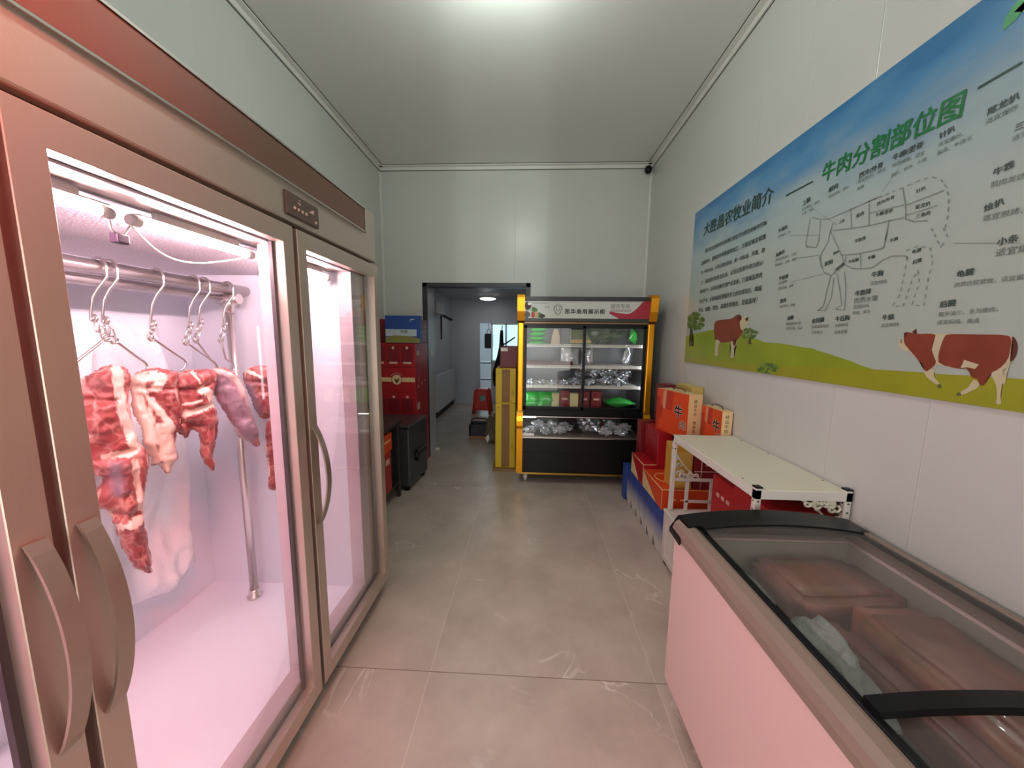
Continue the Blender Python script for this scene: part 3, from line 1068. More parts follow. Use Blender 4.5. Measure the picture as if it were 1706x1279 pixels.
    bp = nt.nodes.new('ShaderNodeBump'); bp.inputs['Strength'].default_value = 0.6; bp.inputs['Distance'].default_value = 0.008
    nt.links.new(n2.outputs['Fac'], bp.inputs['Height'])
    nt.links.new(bp.outputs['Normal'], b.inputs['Normal'])
    return m


M['beef'] = meat_mat()


def segd(p, a, c):
    ax, ay = a; cx, cy = c
    dx, dy = cx-ax, cy-ay
    L = dx*dx+dy*dy
    t = 0 if L == 0 else max(0, min(1, ((p[0]-ax)*dx+(p[1]-ay)*dy)/L))
    return hypot(p[0]-ax-t*dx, p[1]-ay-t*dy)


def inside(p, poly):
    c = False
    n = len(poly)
    for i in range(n):
        x1, y1 = poly[i]; x2, y2 = poly[i-1]
        if (y1 > p[1]) != (y2 > p[1]) and p[0] < (x2-x1)*(p[1]-y1)/(y2-y1)+x1:
            c = not c
    return c


def smooth_poly(poly, k=2):
    for _ in range(k):
        q = []
        n = len(poly)
        for i in range(n):
            a, c = poly[i], poly[(i+1) % n]
            q.append((a[0]*.75+c[0]*.25, a[1]*.75+c[1]*.25))
            q.append((a[0]*.25+c[0]*.75, a[1]*.25+c[1]*.75))
        poly = q
    return poly


def beef(label, yc, outline, thick, fat=(), purple=(), ridges=(), seed=1, step=0.0052, xc=RX):
    """a hanging cut: its outline in a vertical plane through the rail, swollen to full thickness.
    outline, fat, purple, ridges are given in metres (along, up) after conversion from the sight lines"""
    p0 = Vector((xc, yc, 1.3))
    n = Vector((-p0.x, -p0.y, 0)).normalized()
    rt = Vector((-n.y, n.x, 0))
    def loc(q):
        w3 = UP(q[0]/2.781, 540+q[1]/2.781, p0, n)-p0
        return (w3.dot(rt), w3.z)
    poly = smooth_poly([loc(q) for q in outline])
    fl = [([loc(q) for q in line], wd) for line, wd in fat]
    pl = [([loc(q) for q in line], wd) for line, wd in purple]
    rl = [([loc(q) for q in line], wd) for line, wd in ridges]
    x0, x1 = min(q[0] for q in poly), max(q[0] for q in poly)
    z0, z1 = min(q[1] for q in poly), max(q[1] for q in poly)
    nx, nz = int((x1-x0)/step)+3, int((z1-z0)/step)+3
    idx, pts, ed = {}, [], []
    for i in range(nx):
        for j in range(nz):
            q = (x0+(i-1)*step, z0+(j-1)*step)
            if inside(q, poly):
                idx[(i, j)] = len(pts)
                dk = [(segd(q, poly[k-1], poly[k]), k) for k in range(len(poly))]
                dm, k = min(dk)
                if dm < step*0.95:          # pull the rim onto the outline
                    a, c2 = poly[k-1], poly[k]
                    dx, dy = c2[0]-a[0], c2[1]-a[1]
                    L = dx*dx+dy*dy or 1e-9
                    tt = max(0, min(1, ((q[0]-a[0])*dx+(q[1]-a[1])*dy)/L))
                    q = (a[0]+tt*dx, a[1]+tt*dy)
                    dm = 0.0
                pts.append(q)
                ed.append(dm)
    vs, fs, col = [], [], []
    N = len(pts)
    for side in (1, -1):
        for q, d in zip(pts, ed):
            R = thick*0.9
            e = min(1.0, d/R)
            th = thick*0.5*sqrt(max(0.0, 1-(1-e)**2))
            s3 = Vector((q[0]*9, q[1]*9, seed*5+side))
            th *= 1+0.36*noise.noise(s3)+0.24*noise.noise(s3*2.6)+0.14*noise.noise(s3*6)
            for line, wd in rl:
                dd = min(segd(q, line[k], line[k+1]) for k in range(len(line)-1))
                th -= thick*0.16*math.exp(-(dd/wd)**2)
            th += 0.006*noise.noise(Vector((q[0]*34, q[1]*20, seed+side*3)))+0.0035*noise.noise(Vector((q[0]*70, q[1]*45, seed)))
            off = 0.018*noise.noise(Vector((q[0]*4, q[1]*4, seed)))
            wob = 0.004*noise.noise(Vector((q[0]*40, q[1]*40, seed+9)))
            p3 = p0+rt*(q[0]+wob)+Vector((0, 0, q[1]+wob))+n*(off+side*max(0.002, th))
            vs.append(p3)
            f = 0.0
            for line, wd in fl:
                dd = min(segd(q, line[k], line[k+1]) for k in range(len(line)-1))
                f = max(f, math.exp(-(dd/wd)**2))
            f = max(f, 0.42*math.exp(-(d/0.012)**2))
            g = 0.0
            for line, wd in pl:
                dd = min(segd(q, line[k], line[k+1]) for k in range(len(line)-1))
                g = max(g, min(1.0, 1.25*math.exp(-(dd/wd)**2)))
            col.append((f, g, 0, 1))
    quads = set()
    for (i, j) in idx:
        k4 = [(i, j), (i+1, j), (i+1, j+1), (i, j+1)]
        if all(k in idx for k in k4):
            quads.add((i, j))
            a = [idx[k] for k in k4]
            fs.append(a)
            fs.append([v+N for v in a][::-1])
    # close the rim
    from collections import Counter
    ec = Counter()
    dirn = {}
    for f in fs:
        if f[0] < N:
            for k in range(4):
                e = (f[k], f[(k+1) % 4])
                key = tuple(sorted(e))
                ec[key] += 1
                dirn[key] = e
    for key, c in ec.items():
        if c == 1:
            a, c2 = dirn[key]
            fs.append([c2, a, a+N, c2+N])
    used = sorted({v for f in fs for v in f})
    mp = {v: i for i, v in enumerate(used)}
    b = B().add([vs[v] for v in used], [[mp[v] for v in f] for f in fs], 0, True)
    o = obj('beef_cut', b, M['beef'])
    ca = o.data.color_attributes.new('flesh', 'FLOAT_COLOR', 'POINT')
    for i, v in enumerate(used):
        ca.data[i].color = col[v]
    md = o.modifiers.new('soft', 'SMOOTH'); md.factor = 0.5; md.iterations = 3
    tp = max((v.co for v in o.data.vertices), key=lambda c: c.z).copy()
    o.data.transform(Matrix.Translation(-tp))
    o.location = tp
    tag(o, label, 'meat')
    return o


beef('large smooth dark red cut hanging nearest on the left, reaching lowest of all', 1.04,
     [(330, 262), (400, 235), (440, 210), (500, 185), (560, 188), (610, 215), (615, 260), (600, 330), (610, 420), (630, 520), (690, 595), (698, 640), (682, 720),
      (668, 830), (660, 880), (682, 960), (692, 1040), (712, 1110), (705, 1152), (685, 1160), (645, 1142), (600, 1100), (560, 1040), (540, 960), (515, 900), (488, 852), (450, 858), (425, 820),
      (425, 770), (466, 740), (470, 710), (400, 690), (330, 640), (290, 480), (285, 330)], 0.13,
     fat=[([(540, 200), (550, 300), (575, 420), (600, 500), (625, 560)], 0.016), ([(480, 600), (530, 590), (600, 590)], 0.013), ([(615, 620), (640, 760), (655, 850)], 0.010), ([(410, 715), (440, 720)], 0.02), ([(560, 920), (650, 900)], 0.016), ([(350, 300), (360, 400), (385, 500)], 0.012)],
     purple=[([(530, 640), (545, 760)], 0.016)],
     ridges=[([(480, 610), (620, 580)], 0.012), ([(625, 620), (640, 880)], 0.010), ([(540, 210), (600, 500)], 0.012), ([(520, 870), (660, 890)], 0.012), ([(400, 345), (540, 350)], 0.008)], seed=1)
beef('pale fatty ragged cut hanging between the large left cut and the middle cut', 1.16,
     [(590, 250), (640, 215), (700, 200), (780, 205), (835, 220), (820, 300), (850, 380), (840, 470), (820, 520), (815, 570), (835, 625), (800, 650), (798, 690), (762, 697), (730, 650), (690, 668), (702, 620), (650, 560), (660, 480), (618, 440), (600, 350)], 0.09,
     fat=[([(620, 260), (640, 400), (680, 450), (690, 560), (720, 610)], 0.03), ([(740, 470), (780, 560), (790, 660)], 0.03), ([(650, 240), (740, 250), (720, 290)], 0.02), ([(700, 350), (800, 480)], 0.012)],
     ridges=[([(650, 330), (720, 440), (760, 600)], 0.008), ([(700, 330), (830, 440)], 0.008), ([(640, 290), (800, 300)], 0.008)], seed=2)
beef('red cut with fat seams hanging in the middle, dark strip trailing below it', 1.24,
     [(770, 230), (830, 215), (900, 205), (960, 203), (1005, 218), (1010, 265), (985, 330), (1000, 400), (1016, 450), (1004, 540), (985, 600), (1000, 668), (985, 682), (940, 640), (918, 590), (930, 540), (900, 470), (870, 530), (842, 525), (800, 470), (770, 390), (780, 300)], 0.11,
     fat=[([(820, 410), (900, 395), (990, 365)], 0.014), ([(930, 300), (980, 320), (1000, 370)], 0.016), ([(790, 260), (800, 380)], 0.008), ([(890, 220), (920, 270)], 0.006), ([(820, 370), (930, 345)], 0.006)],
     ridges=[([(790, 300), (900, 300), (960, 280)], 0.008), ([(820, 410), (990, 370)], 0.01), ([(840, 450), (930, 470)], 0.008)], seed=3)
beef('purple-skinned tapering cut hanging at the right, narrowing to a red tip', 1.31,
     [(960, 205), (1040, 195), (1090, 215), (1130, 280), (1150, 350), (1175, 430), (1203, 510), (1207, 560), (1190, 572), (1150, 550), (1100, 520), (1075, 480), (1050, 425), (1020, 380), (985, 330), (975, 260)], 0.09,
     fat=[([(980, 215), (1050, 225), (1110, 270), (1145, 360)], 0.012), ([(1010, 380), (1070, 470), (1150, 545)], 0.008)],
     purple=[([(1020, 270), (1060, 320), (1110, 400), (1160, 500)], 0.045)], seed=4)
beef('dark red knobbly cut at the right edge of the glass behind the purple one', 1.50,
     [(1120, 225), (1150, 200), (1200, 188), (1280, 195), (1330, 230), (1330, 420), (1230, 440), (1195, 430), (1160, 350), (1125, 265)], 0.10,
     fat=[([(1150, 215), (1200, 240)], 0.008)], purple=[([(1150, 290), (1180, 400)], 0.022)], ridges=[([(1140, 260), (1230, 270)], 0.01)], seed=5)
beef('thin dark strip of beef hanging low beside the fridge post at the door edge', 1.42,
     [(1230, 430), (1300, 430), (1310, 560), (1300, 770), (1236, 770), (1244, 690), (1228, 560)], 0.05, fat=[([(1240, 620), (1244, 700)], 0.006)], seed=6)
beef('narrow cut mostly hidden behind the left door frame, its ragged tip showing low', 0.95,
     [(250, 250), (320, 250), (330, 500), (360, 800), (430, 925), (480, 950), (508, 1020), (490, 1034), (445, 1002), (380, 1010), (300, 900), (250, 600)], 0.06, fat=[([(440, 970), (490, 1010)], 0.006)], seed=7, xc=-1.56)

# ================================================================= display cabinet at the back wall
CX0, CX1, CYF, CYB = -0.112, 1.245, 3.62, 4.36
dc = thing('display_cabinet', 'tall black glass display cabinet with gold posts and a printed header at the back wall', 'display cabinet', ((CX0+CX1)/2, 4.0, 0))
b = B()
b.box(CX0+0.02, CX0+0.05, CYF+0.05, CYB, 0.10, 1.93)        # side walls
b.box(CX1-0.05, CX1-0.02, CYF+0.05, CYB, 0.10, 1.93)
b.box(CX0+0.02, CX1-0.02, CYB-0.04, CYB, 0.10, 1.93)        # back
b.box(CX0+0.02, CX1-0.02, CYF+0.05, CYB, 1.70, 1.95)        # roof box
obj('body', b, M['blackm'], dc)
b = B()
b.box(CX0+0.05, CX1-0.05, CYB-0.05, CYB-0.04, 0.8, 1.70)
b.box(CX0+0.05, CX0+0.055, CYF+0.10, CYB-0.04, 0.8, 1.70).box(CX1-0.055, CX1-0.05, CYF+0.10, CYB-0.04, 0.8, 1.70)
obj('lining', b, mat('case_lining', '74777f', rough=0.3, metal=0.3), dc)
# lower body: black front, slanted glass over an open tray
b = B()
b.box(CX0+0.02, CX1-0.02, CYF+0.01, CYB, 0.12, 0.50)
b.box(CX0+0.02, CX1-0.02, CYF+0.004, CYF+0.012, 0.14, 0.34)
b.box(CX0+0.02, CX1-0.02, CYF+0.06, CYB, 0.10, 0.12)
obj('base', b, mat('case_black', '1b1415', rough=0.3, spec=0.25), dc)
obj('base_edge', B().box(CX0+0.01, CX1-0.01, CYF-0.008, CYF+0.02, 0.105, 0.125, bev=0.004), M['goldedge'], dc)
b = B()
b.box(CX0+0.03, CX1-0.03, CYF+0.0, CYF+0.05, 0.735, 0.79, bev=0.004)       # dark bar over the tray
obj('mid_rail', b, M['black'], dc)
obj('rail_edge', B().box(CX0+0.04, CX1-0.04, CYF-0.003, CYF+0.003, 0.726, 0.734).box(CX0+0.04, CX1-0.04, CYF+0.0, CYF+0.008, 0.50, 0.506), M['chrome'], dc)
obj('tray_glass', B().box(CX0+0.04, CX1-0.04, CYF+0.006, CYF+0.012, 0.506, 0.735), M['glass'], dc)
obj('tray', B().box(CX0+0.05, CX1-0.05, CYF+0.02, CYB-0.05, 0.50, 0.512), M['steel2'], dc)
# sliding doors of the upper part
def slide(x0, x1, y):
    d = B()
    d.box(x0, x0+(0.045 if x0 < 0.3 else 0.026), y, y+0.018, 0.80, 1.665).box(x1-(0.045 if x1 > 0.9 else 0.026), x1, y, y+0.018, 0.80, 1.665)
    d.box(x0, x1, y, y+0.018, 0.80, 0.83).box(x0, x1, y, y+0.018, 1.64, 1.665)
    o = obj('sliding_door', d, M['black'], dc)
    obj('glass_pane', B().box(x0+0.02, x1-0.02, y+0.006, y+0.010, 0.82, 1.65), M['glass'], o)


slide(CX0+0.05, 0.577, CYF+0.045)
slide(0.552, CX1-0.05, CYF+0.02)
obj('door_track', B().box(CX0+0.04, CX1-0.04, CYF+0.01, CYF+0.075, 0.785, 0.80).box(CX0+0.04, CX1-0.04, CYF+0.01, CYF+0.075, 1.665, 1.69), M['black'], dc)
# gold posts left and right, stepped at the tray and flared at the header
for s, x in ((-1, CX0+0.0), (1, CX1-0.065)):
    g = B()
    x0, x1 = x, x+0.065
    g.box(x0, x1, CYF-0.012, CYF+0.05, 0.78, 1.69, bev=0.012)
    pts = [(CYF-0.012, 0.78), (CYF-0.035, 0.74), (CYF-0.05, 0.69), (CYF-0.05, 0.64), (CYF-0.028, 0.60), (CYF-0.02, 0.13), (CYF+0.05, 0.10), (CYF+0.05, 0.78)]
    g.prism([(x0, y, z) for y, z in pts], (x1-x0, 0, 0))
    p = obj('post', g, M['gold'], dc)
    obj('post_clamp', B().box(x0-0.004, x1+0.004, CYF-0.016, CYF+0.05, 0.775, 0.79, bev=0.002)
        .box(x0-0.004, x1+0.004, CYF-0.055, CYF+0.04, 0.60, 0.612, bev=0.002), M['goldedge'], p)
    pts = [(CYF-0.06, 1.96), (CYF-0.075, 1.93), (CYF-0.06, 1.80), (CYF-0.03, 1.71), (CYF+0.05, 1.69), (CYF+0.05, 1.97)]
    h = B().prism([(x0-0.004, y, z) for y, z in pts], (x1-x0+0.008, 0, 0))
    obj('post_cap', h, M['gold'], dc)
# header sign
b = B()
HX0, HX1 = CX0+0.065, CX1-0.065
b.box(HX0, HX1, CYF-0.035, CYF+0.05, 1.905, 1.945, bev=0.006)
b.box(HX0, HX1, CYF-0.025, CYF+0.05, 1.70, 1.735, bev=0.005)
hf = obj('header_frame', b, M['frame'], dc)
obj('header_strip', B().box(HX0, HX1, CYF-0.02, CYF-0.008, 1.682, 1.70, bev=0.003), mat('bronze_strip', '7d6446', rough=0.35, metal=0.6), dc)
SZ0, SZ1, SY = 1.735, 1.905, CYF-0.022
sg = obj('header_sign', B().box(HX0, HX1, SY, SY+0.02, SZ0, SZ1), mat('sign_white', 'c2c5bf', rough=0.35), dc)
f0 = frame_fn((HX0, SY-0.0012, SZ0), (1, 0, 0), (0, 0, 1))
HW = HX1-HX0
# the wording
q = B()
write(q, '凯华商用展示柜', frame_fn((0.352, SY-0.0012, 1.783), (1, 0, 0), (0, 0, 1)), 0.053, bold=0.035, spacing=0.004)
obj('sign_lettering', q, M['ink'], sg)
q = B()
write(q, 'Food window', frame_fn((0.035, SY-0.0012, 1.872), (1, 0, 0), (0, 0, 1)), 0.027)
write(q, '生鲜', frame_fn((0.15, SY-0.0012, 1.835), (1, 0, 0), (0, 0, 1)), 0.024, spacing=0.006)
obj('small_lettering', q, mat('grey_ink', '6d716d', rough=0.5), sg)
q = B()
write(q, '超市专用', frame_fn((0.80, SY-0.0012, 1.838), (1, 0, 0), (0, 0, 1)), 0.047, bold=0.02)
q.box(0.80, 1.0, SY-0.0014, SY, 1.818, 1.823, 1).box(0.80, 1.0, SY-0.0014, SY, 1.806, 1.812)
obj('grey_lettering', q, [mat('grey_ink_pale', '85877d', rough=0.5), mat('red_rule', 'b36a66', rough=0.5)], sg)
# emblem: an outlined figure in a ring of leaves
q = B()
ec = (0.285, 1.822)
def arc(cx, cz, rx, rz, a0, a1, wd, n=16):
    for k in range(n):
        A, C = radians(a0+(a1-a0)*k/n), radians(a0+(a1-a0)*(k+1)/n)
        q.add([(cx+(rx-wd)*cos(A), SY-0.0012, cz+(rz-wd)*sin(A)), (cx+rx*cos(A), SY-0.0012, cz+rz*sin(A)),
               (cx+rx*cos(C), SY-0.0012, cz+rz*sin(C)), (cx+(rx-wd)*cos(C), SY-0.0012, cz+(rz-wd)*sin(C))], [[0, 1, 2, 3]])
arc(ec[0], ec[1], 0.036, 0.056, 0, 360, 0.004, 30)
arc(ec[0], ec[1]+0.012, 0.018, 0.03, 0, 360, 0.004, 20)
arc(ec[0], ec[1]-0.02, 0.026, 0.022, 180, 360, 0.004)
arc(ec[0]-0.03, ec[1]+0.01, 0.014, 0.022, 60, 250, 0.004)
arc(ec[0]+0.03, ec[1]+0.01, 0.014, 0.022, -70, 120, 0.004)
obj('sign_emblem', q, mat('emblem_ink', '4c504c', rough=0.5), sg)
# red sweep at the right end
pts_o, pts_i = [], []
for k in range(17):
    t = k/16
    x = 0.79+(HX1-0.79)*t
    top = SZ0+0.165*(max(0, t-0.3)/0.7)**2.0+0.035*(1-t) if t > 0.3 else SZ0+0.03+0.035*(0.3-t)/0.3
    top = SZ0+0.035+0.03*(1-t)**2*1.2 if t < 0.45 else SZ0+0.035+0.011+(0.135)*((t-0.45)/0.40)**1.6
    low = SZ0+max(0.0, 0.05*(1-t/0.25))
    pts_o.append((x, SY-0.0012, min(SZ1, top)))
    pts_i.append((x, SY-0.0012, low))
q = B()
for k in range(16):
    q.add([pts_i[k], pts_i[k+1], pts_o[k+1], pts_o[k]], [[0, 1, 2, 3]])
obj('red_sweep', q, mat('sweep_red', 'a02238', rough=0.4), sg)
# printed fruit and meat at the left end
q = B()
def blob(cx, cz, rx, rz, mi, n=14, dy=0.0012, wob=0.0):
    q.poly([(cx+rx*cos(2*pi*k/n)*(1+wob*sin(3*k)), SY-dy, cz+rz*sin(2*pi*k/n)*(1+wob*cos(5*k))) for k in range(n)], mi)
blob(HX0+0.035, 1.855, 0.033, 0.04, 0, dy=0.0011, wob=0.1); blob(HX0+0.05, 1.875, 0.02, 0.014, 4, dy=0.0015)
blob(HX0+0.10, 1.815, 0.028, 0.03, 1, dy=0.0013, wob=0.25); blob(HX0+0.085, 1.768, 0.018, 0.032, 2, dy=0.0016)
blob(HX0+0.115, 1.768, 0.025, 0.032, 3, dy=0.0014); blob(HX0+0.15, 1.765, 0.024, 0.028, 1, dy=0.0012)
blob(HX0+0.18, 1.757, 0.028, 0.02, 0, dy=0.0017, wob=0.2); blob(HX0+0.03, 1.77, 0.028, 0.034, 5, dy=0.0018, wob=0.2)
obj('sign_picture', q, [mat('pic_dark', '3a2830', rough=0.5), mat('pic_green', '4f7a3c', rough=0.5), mat('pic_red', 'b0453c', rough=0.5), mat('pic_tan', 'c0a077', rough=0.5), M['label'], mat('pic_grey', '5e5a5c', rough=0.5)], sg)
# wire shelves with white front grids
SHZ = (1.462, 1.243, 1.032)
for z in SHZ:
    b = B()
    x0, x1, y0, y1 = CX0+0.06, CX1-0.06, CYF+0.11, CYB-0.06
    for k in range(26):
        y = y0+(y1-y0)*k/25
        b.box(x0, x1, y-0.002, y+0.002, z-0.004, z)
    b.box(x0, x1, y0-0.004, y0, z-0.012, z-0.004)
    so = obj('shelf', b, M['white'], dc)
    b = B()
    b.box(x0, x1, y0-0.008, y0-0.004, z-0.014, z-0.006).box(x0, x1, y0-0.008, y0-0.004, z+0.012, z+0.017)
    nb = 52
    for k in range(nb+1):
        x = x0+(x1-x0)*k/nb
        b.box(x-0.004, x+0.004, y0-0.008, y0-0.004, z-0.006, z+0.012)
    obj('shelf_front', b, M['white'], so)
# lamps inside
cglow = mat('case_led', 'ffffff', emit=(0.86, 0.95, 1.0), emit_s=CASE_W)
b = B().box(CX1-0.066, CX1-0.058, CYF+0.085, CYF+0.097, 0.84, 1.63)
obj('light_strip', b, cglow, dc)
obj('light_strip', B().box(CX0+0.058, CX0+0.066, CYF+0.085, CYF+0.097, 0.84, 1.63), cglow, dc)
obj('light_strip', B().box(0.0, 0.26, CYF+0.10, CYF+0.115, 1.672, 1.68), cglow, dc)
obj('light_strip', B().box(CX0+0.065, CX0+0.20, CYF+0.03, CYF+0.045, 0.712, 0.72), cglow, dc)
obj('white_strip', B().box(CX0+0.045, CX0+0.185, CYF+0.001, CYF+0.005, 0.522, 0.552), mat('strip_white', 'f2f2f2', rough=0.4), dc)  # plain white strip low on the tray glass, left end
# castors
for x in (CX0+0.10, CX1-0.12):
    for y in (CYF+0.10, CYB-0.12):
        wv = B()
        wv.lathe([(0.010, -0.013), (0.038, -0.012), (0.042, -0.006), (0.042, 0.006), (0.038, 0.012), (0.010, 0.013)], (x, y, 0.042), 20, M=Matrix.Rotation(pi/2, 3, 'Y'))
        wo = obj('castor', wv, M['ivory'], dc)
        obj('castor_fork', B().box(x-0.02, x-0.015, y-0.015, y+0.015, 0.03, 0.10).box(x+0.015, x+0.02, y-0.015, y+0.015, 0.03, 0.10).box(x-0.02, x+0.02, y-0.02, y+0.02, 0.088, 0.10), M['chrome'], wo)

# ----------------------------------------------------------------- goods in the cabinet
def foil_mesh(seed, rx, ry, rz, rough=0.34):
    bm = bmesh.new()
    bmesh.ops.create_icosphere(bm, subdivisions=3, radius=1)
    for v in bm.verts:
        d = v.co.copy()
        k = 1+rough*noise.noise(d*2.2+Vector((seed, 2, 1)))+rough*0.8*(noise.cell(d*3.3+Vector((seed, 0, 0)))-0.5)
        v.co = Vector((d.x*rx*k, d.y*ry*k, d.z*rz*k))
    z0 = min(v.co.z for v in bm.verts)
    for v in bm.verts:
        v.co.z -= z0
    b = B()
    b.bmesh(bm, 0, None, False)
    return b


def pouch_mesh(w_, h_, t_, seed=0):
    """flat pillow pouch standing on its edge, crimped at both ends"""
    vs, fs = [], []
    nu, nv = 14, 18
    for s in (1, -1):
        for i in range(nu):
            for j in range(nv):
                u, v = i/(nu-1), j/(nv-1)
                bul = (sin(pi*u)**0.6)*(sin(pi*v)**0.55)
                cr = 0.25*noise.noise(Vector((u*5+seed, v*6, s*3)))
                vs.append(((u-0.5)*w_*(1-0.06*sin(pi*v)), s*t_*0.5*bul*(1+cr)+s*0.0006, v*h_))
    N = nu*nv
    for i in range(nu-1):
        for j in range(nv-1):
            a = [i*nv+j, (i+1)*nv+j, (i+1)*nv+j+1, i*nv+j+1]
            fs.append(a)
            fs.append([x+N for x in a][::-1])
    return B().add(vs, fs, 0, True)


def place(o, loc, rz=0.0, rx=0.0, ry=0.0, sc=1.0):
    o.location = loc
    o.rotation_euler = (rx, ry, rz)
    o.scale = (sc, sc, sc)
    return o


foils = [mesh_from('foil_bag', foil_mesh(s, 0.068, 0.055, 0.042), [M['foil']]) for s in (1, 5, 9)]
films = [mesh_from('vacuum_pack', foil_mesh(s, 0.066, 0.055, 0.042, 0.42), [M['film']]) for s in (13, 17, 21)]


def goods(name, me, label, cat, group, loc, rz=0, sc=1.0, rx=0, ry=0):
    o = bpy.data.objects.new(name, me)
    COL.objects.link(o)
    place(o, loc, rz, rx, ry, sc)
    return tag(o, label, cat, group)


rnd = random.Random(4)
# lowest wire shelf: silver packs, heaped on the right
k = 0
for row, (n, z) in enumerate(((9, 0.0), (8, 0.058), (6, 0.084))):
    for i in range(n):
        x = 0.50+0.078*i+rnd.uniform(-0.01, 0.01)+row*0.05
        if x > CX1-0.13:
            continue
        goods('foil_bag', foils[k % 3], 'crumpled silver foil bag in the heap on the right half of the lowest wire shelf', 'bag', 'foil bags heaped right on the lowest shelf',
              (x, CYF+0.19+0.12*(i % 2)+0.06*row, SHZ[2]+z*1.25+0.001), rnd.uniform(0, 6), 1.08)
        k += 1
for i in range(4):
    goods('foil_bag', foils[i % 3], 'flat silver foil bag on the left half of the lowest wire shelf', 'bag', 'foil bags left on the lowest shelf',
          (0.03+i*0.118, CYF+0.2, SHZ[2]+0.001), rnd.uniform(0, 6), 0.8)
# middle shelf: one upright shiny bag right, pale bags left of the door post, dark red packs left
pv = mesh_from('pouch', pouch_mesh(0.13, 0.2, 0.06, 2), [M['foil']])
goods('foil_pouch', pv, 'shiny silver pouch leaning at the right end of the middle wire shelf', 'pouch', None, (1.03, CYF+0.19, SHZ[1]+0.034), 0.5, 0.95, 0, 0.30)
goods('foil_pouch', pv, 'silver pouch standing beside the door post on the middle wire shelf', 'pouch', None, (0.62, CYF+0.18, SHZ[1]+0.004), -0.3, 0.95)
pv2 = mesh_from('clear_pouch', pouch_mesh(0.2, 0.19, 0.08, 4), [M['film']])
goods('clear_pouch', pv2, 'clear plastic pouch left of the door post on the middle wire shelf', 'pouch', None, (0.44, CYF+0.19, SHZ[1]+0.004), 0.1)
for i in range(2):
    q = B()
    q.box(-0.12, 0.12, -0.05, 0.05, 0, 0.055, bev=0.012)
    o = obj('red_pack', q, mat('dark_red_pack_%d' % i, '4e0d16', rough=0.45))
    place(o, (0.10+i*0.25, CYF+0.2, SHZ[1]+0.001), 0.03*(1-2*i))
    tag(o, ('long dark red pack lying at the left end of the middle wire shelf' if i == 0 else 'long dark red pack lying second from the left on the middle wire shelf'), 'pack')
# top shelf: green pouches left and right
gm = mesh_from('green_pouch', pouch_mesh(0.22, 0.15, 0.07, 7), [M['green']])
gd = mesh_from('dark_green_pouch', pouch_mesh(0.24, 0.17, 0.07, 8), [M['dgreen']])
gflat = mesh_from('green_pouch', pouch_mesh(0.22, 0.15, 0.05, 7), [M['green']])
for i in range(4):
    goods('green_pouch', gflat, 'bright green pouch stacked flat in the left corner of the top shelf', 'pouch', 'green pouches stacked left on the top shelf',
          (0.09, CYF+0.33, SHZ[0]+0.024+i*0.047), 0.03*i, 1, pi/2)
o = obj('brown_bag', B().prism([(0.235, CYF+0.16, SHZ[0]+0.001), (0.33, CYF+0.16, SHZ[0]+0.001), (0.325, CYF+0.16, SHZ[0]+0.10), (0.305, CYF+0.16, SHZ[0]+0.17), (0.265, CYF+0.16, SHZ[0]+0.17), (0.245, CYF+0.16, SHZ[0]+0.10)], (0, 0.05, 0)), mat('kraft_film', 'a08a70', rough=0.3, metal=0.2))
tag(o, 'tied pale brown bag right of the green pouches on the top shelf', 'bag')
tag(obj('dark_pack', B().box(0.345, 0.43, CYF+0.2, CYF+0.25, SHZ[0]+0.001, SHZ[0]+0.19, bev=0.006), mat('maroon_pack', '3a2226', rough=0.4)), 'upright dark maroon pack on the top shelf left of the pale green box', 'pack')
tag(obj('green_box', B().box(0.44, 0.66, CYF+0.17, CYF+0.26, SHZ[0]+0.001, SHZ[0]+0.17, bev=0.004).box(0.445, 0.655, CYF+0.166, CYF+0.17, SHZ[0]+0.03, SHZ[0]+0.065, 1), [mat('pale_green_box', '8b9a72', rough=0.4), M['cream']]), 'pale green box behind the door post on the top shelf', 'box')
for i, (x, lab) in enumerate(((0.76, 'first dark green pouch right of the door post on the top shelf'), (0.88, 'middle one of three dark green pouches on the top shelf right half'), (0.99, 'last of three dark green pouches toward the right end of the top shelf'))):
    goods('green_pouch', gd, lab, 'pouch', None, (x, CYF+0.17+0.075*i, SHZ[0]+0.066), 0.0, 0.95, 0, -0.42)
goods('green_pouch', gm, 'vivid green pouch leaning in the right corner of the top shelf', 'pouch', None, (1.09, CYF+0.20, SHZ[0]+0.042), 0.9, 0.9, 0, 0.35)
# floor of the upper part: green pouch, pale packs, dark red boxes
for i in range(2):
    goods('green_pouch', gm, ('green pouch standing at the left end of the cabinet floor under the wire shelves', 'second green pouch from the left on the cabinet floor under the wire shelves')[i], 'pouch', None, (0.07+i*0.16, CYF+0.2, 0.804), 0.1, 1.05)
goods('green_pouch', gm, 'open green pouch lying flat at the right on the cabinet floor', 'pouch', None, (0.98, CYF+0.34, 0.858), 0.05, 1.45, pi/2)
for i, (x, wd, lab) in enumerate(((0.30, 0.08, 'narrow pale yellow pack standing on the cabinet floor left of the dark red box'), (0.50, 0.09, 'second pale yellow pack on the cabinet floor between dark red boxes'))):
    tag(obj('pale_pack', B().box(x-wd/2, x+wd/2, CYF+0.17, CYF+0.23, 0.801, 0.955, bev=0.006), mat('pale_pack_%d' % i, 'd8cf98', rough=0.4)), lab, 'pack')
for i, (x, lab) in enumerate(((0.40, 'dark red box standing between two pale yellow packs on the cabinet floor'), (0.61, 'dark red box behind the door post on the cabinet floor'), (0.74, 'dark red box just right of the door post on the cabinet floor'))):
    q = B().box(x-0.055, x+0.055, CYF+0.19, CYF+0.28, 0.801, 0.975, bev=0.004).box(x-0.03, x+0.03, CYF+0.187, CYF+0.19, 0.88, 0.90, 1)
    tag(obj('red_box', q, [M['dred'], M['pink_label']]), lab, 'box')
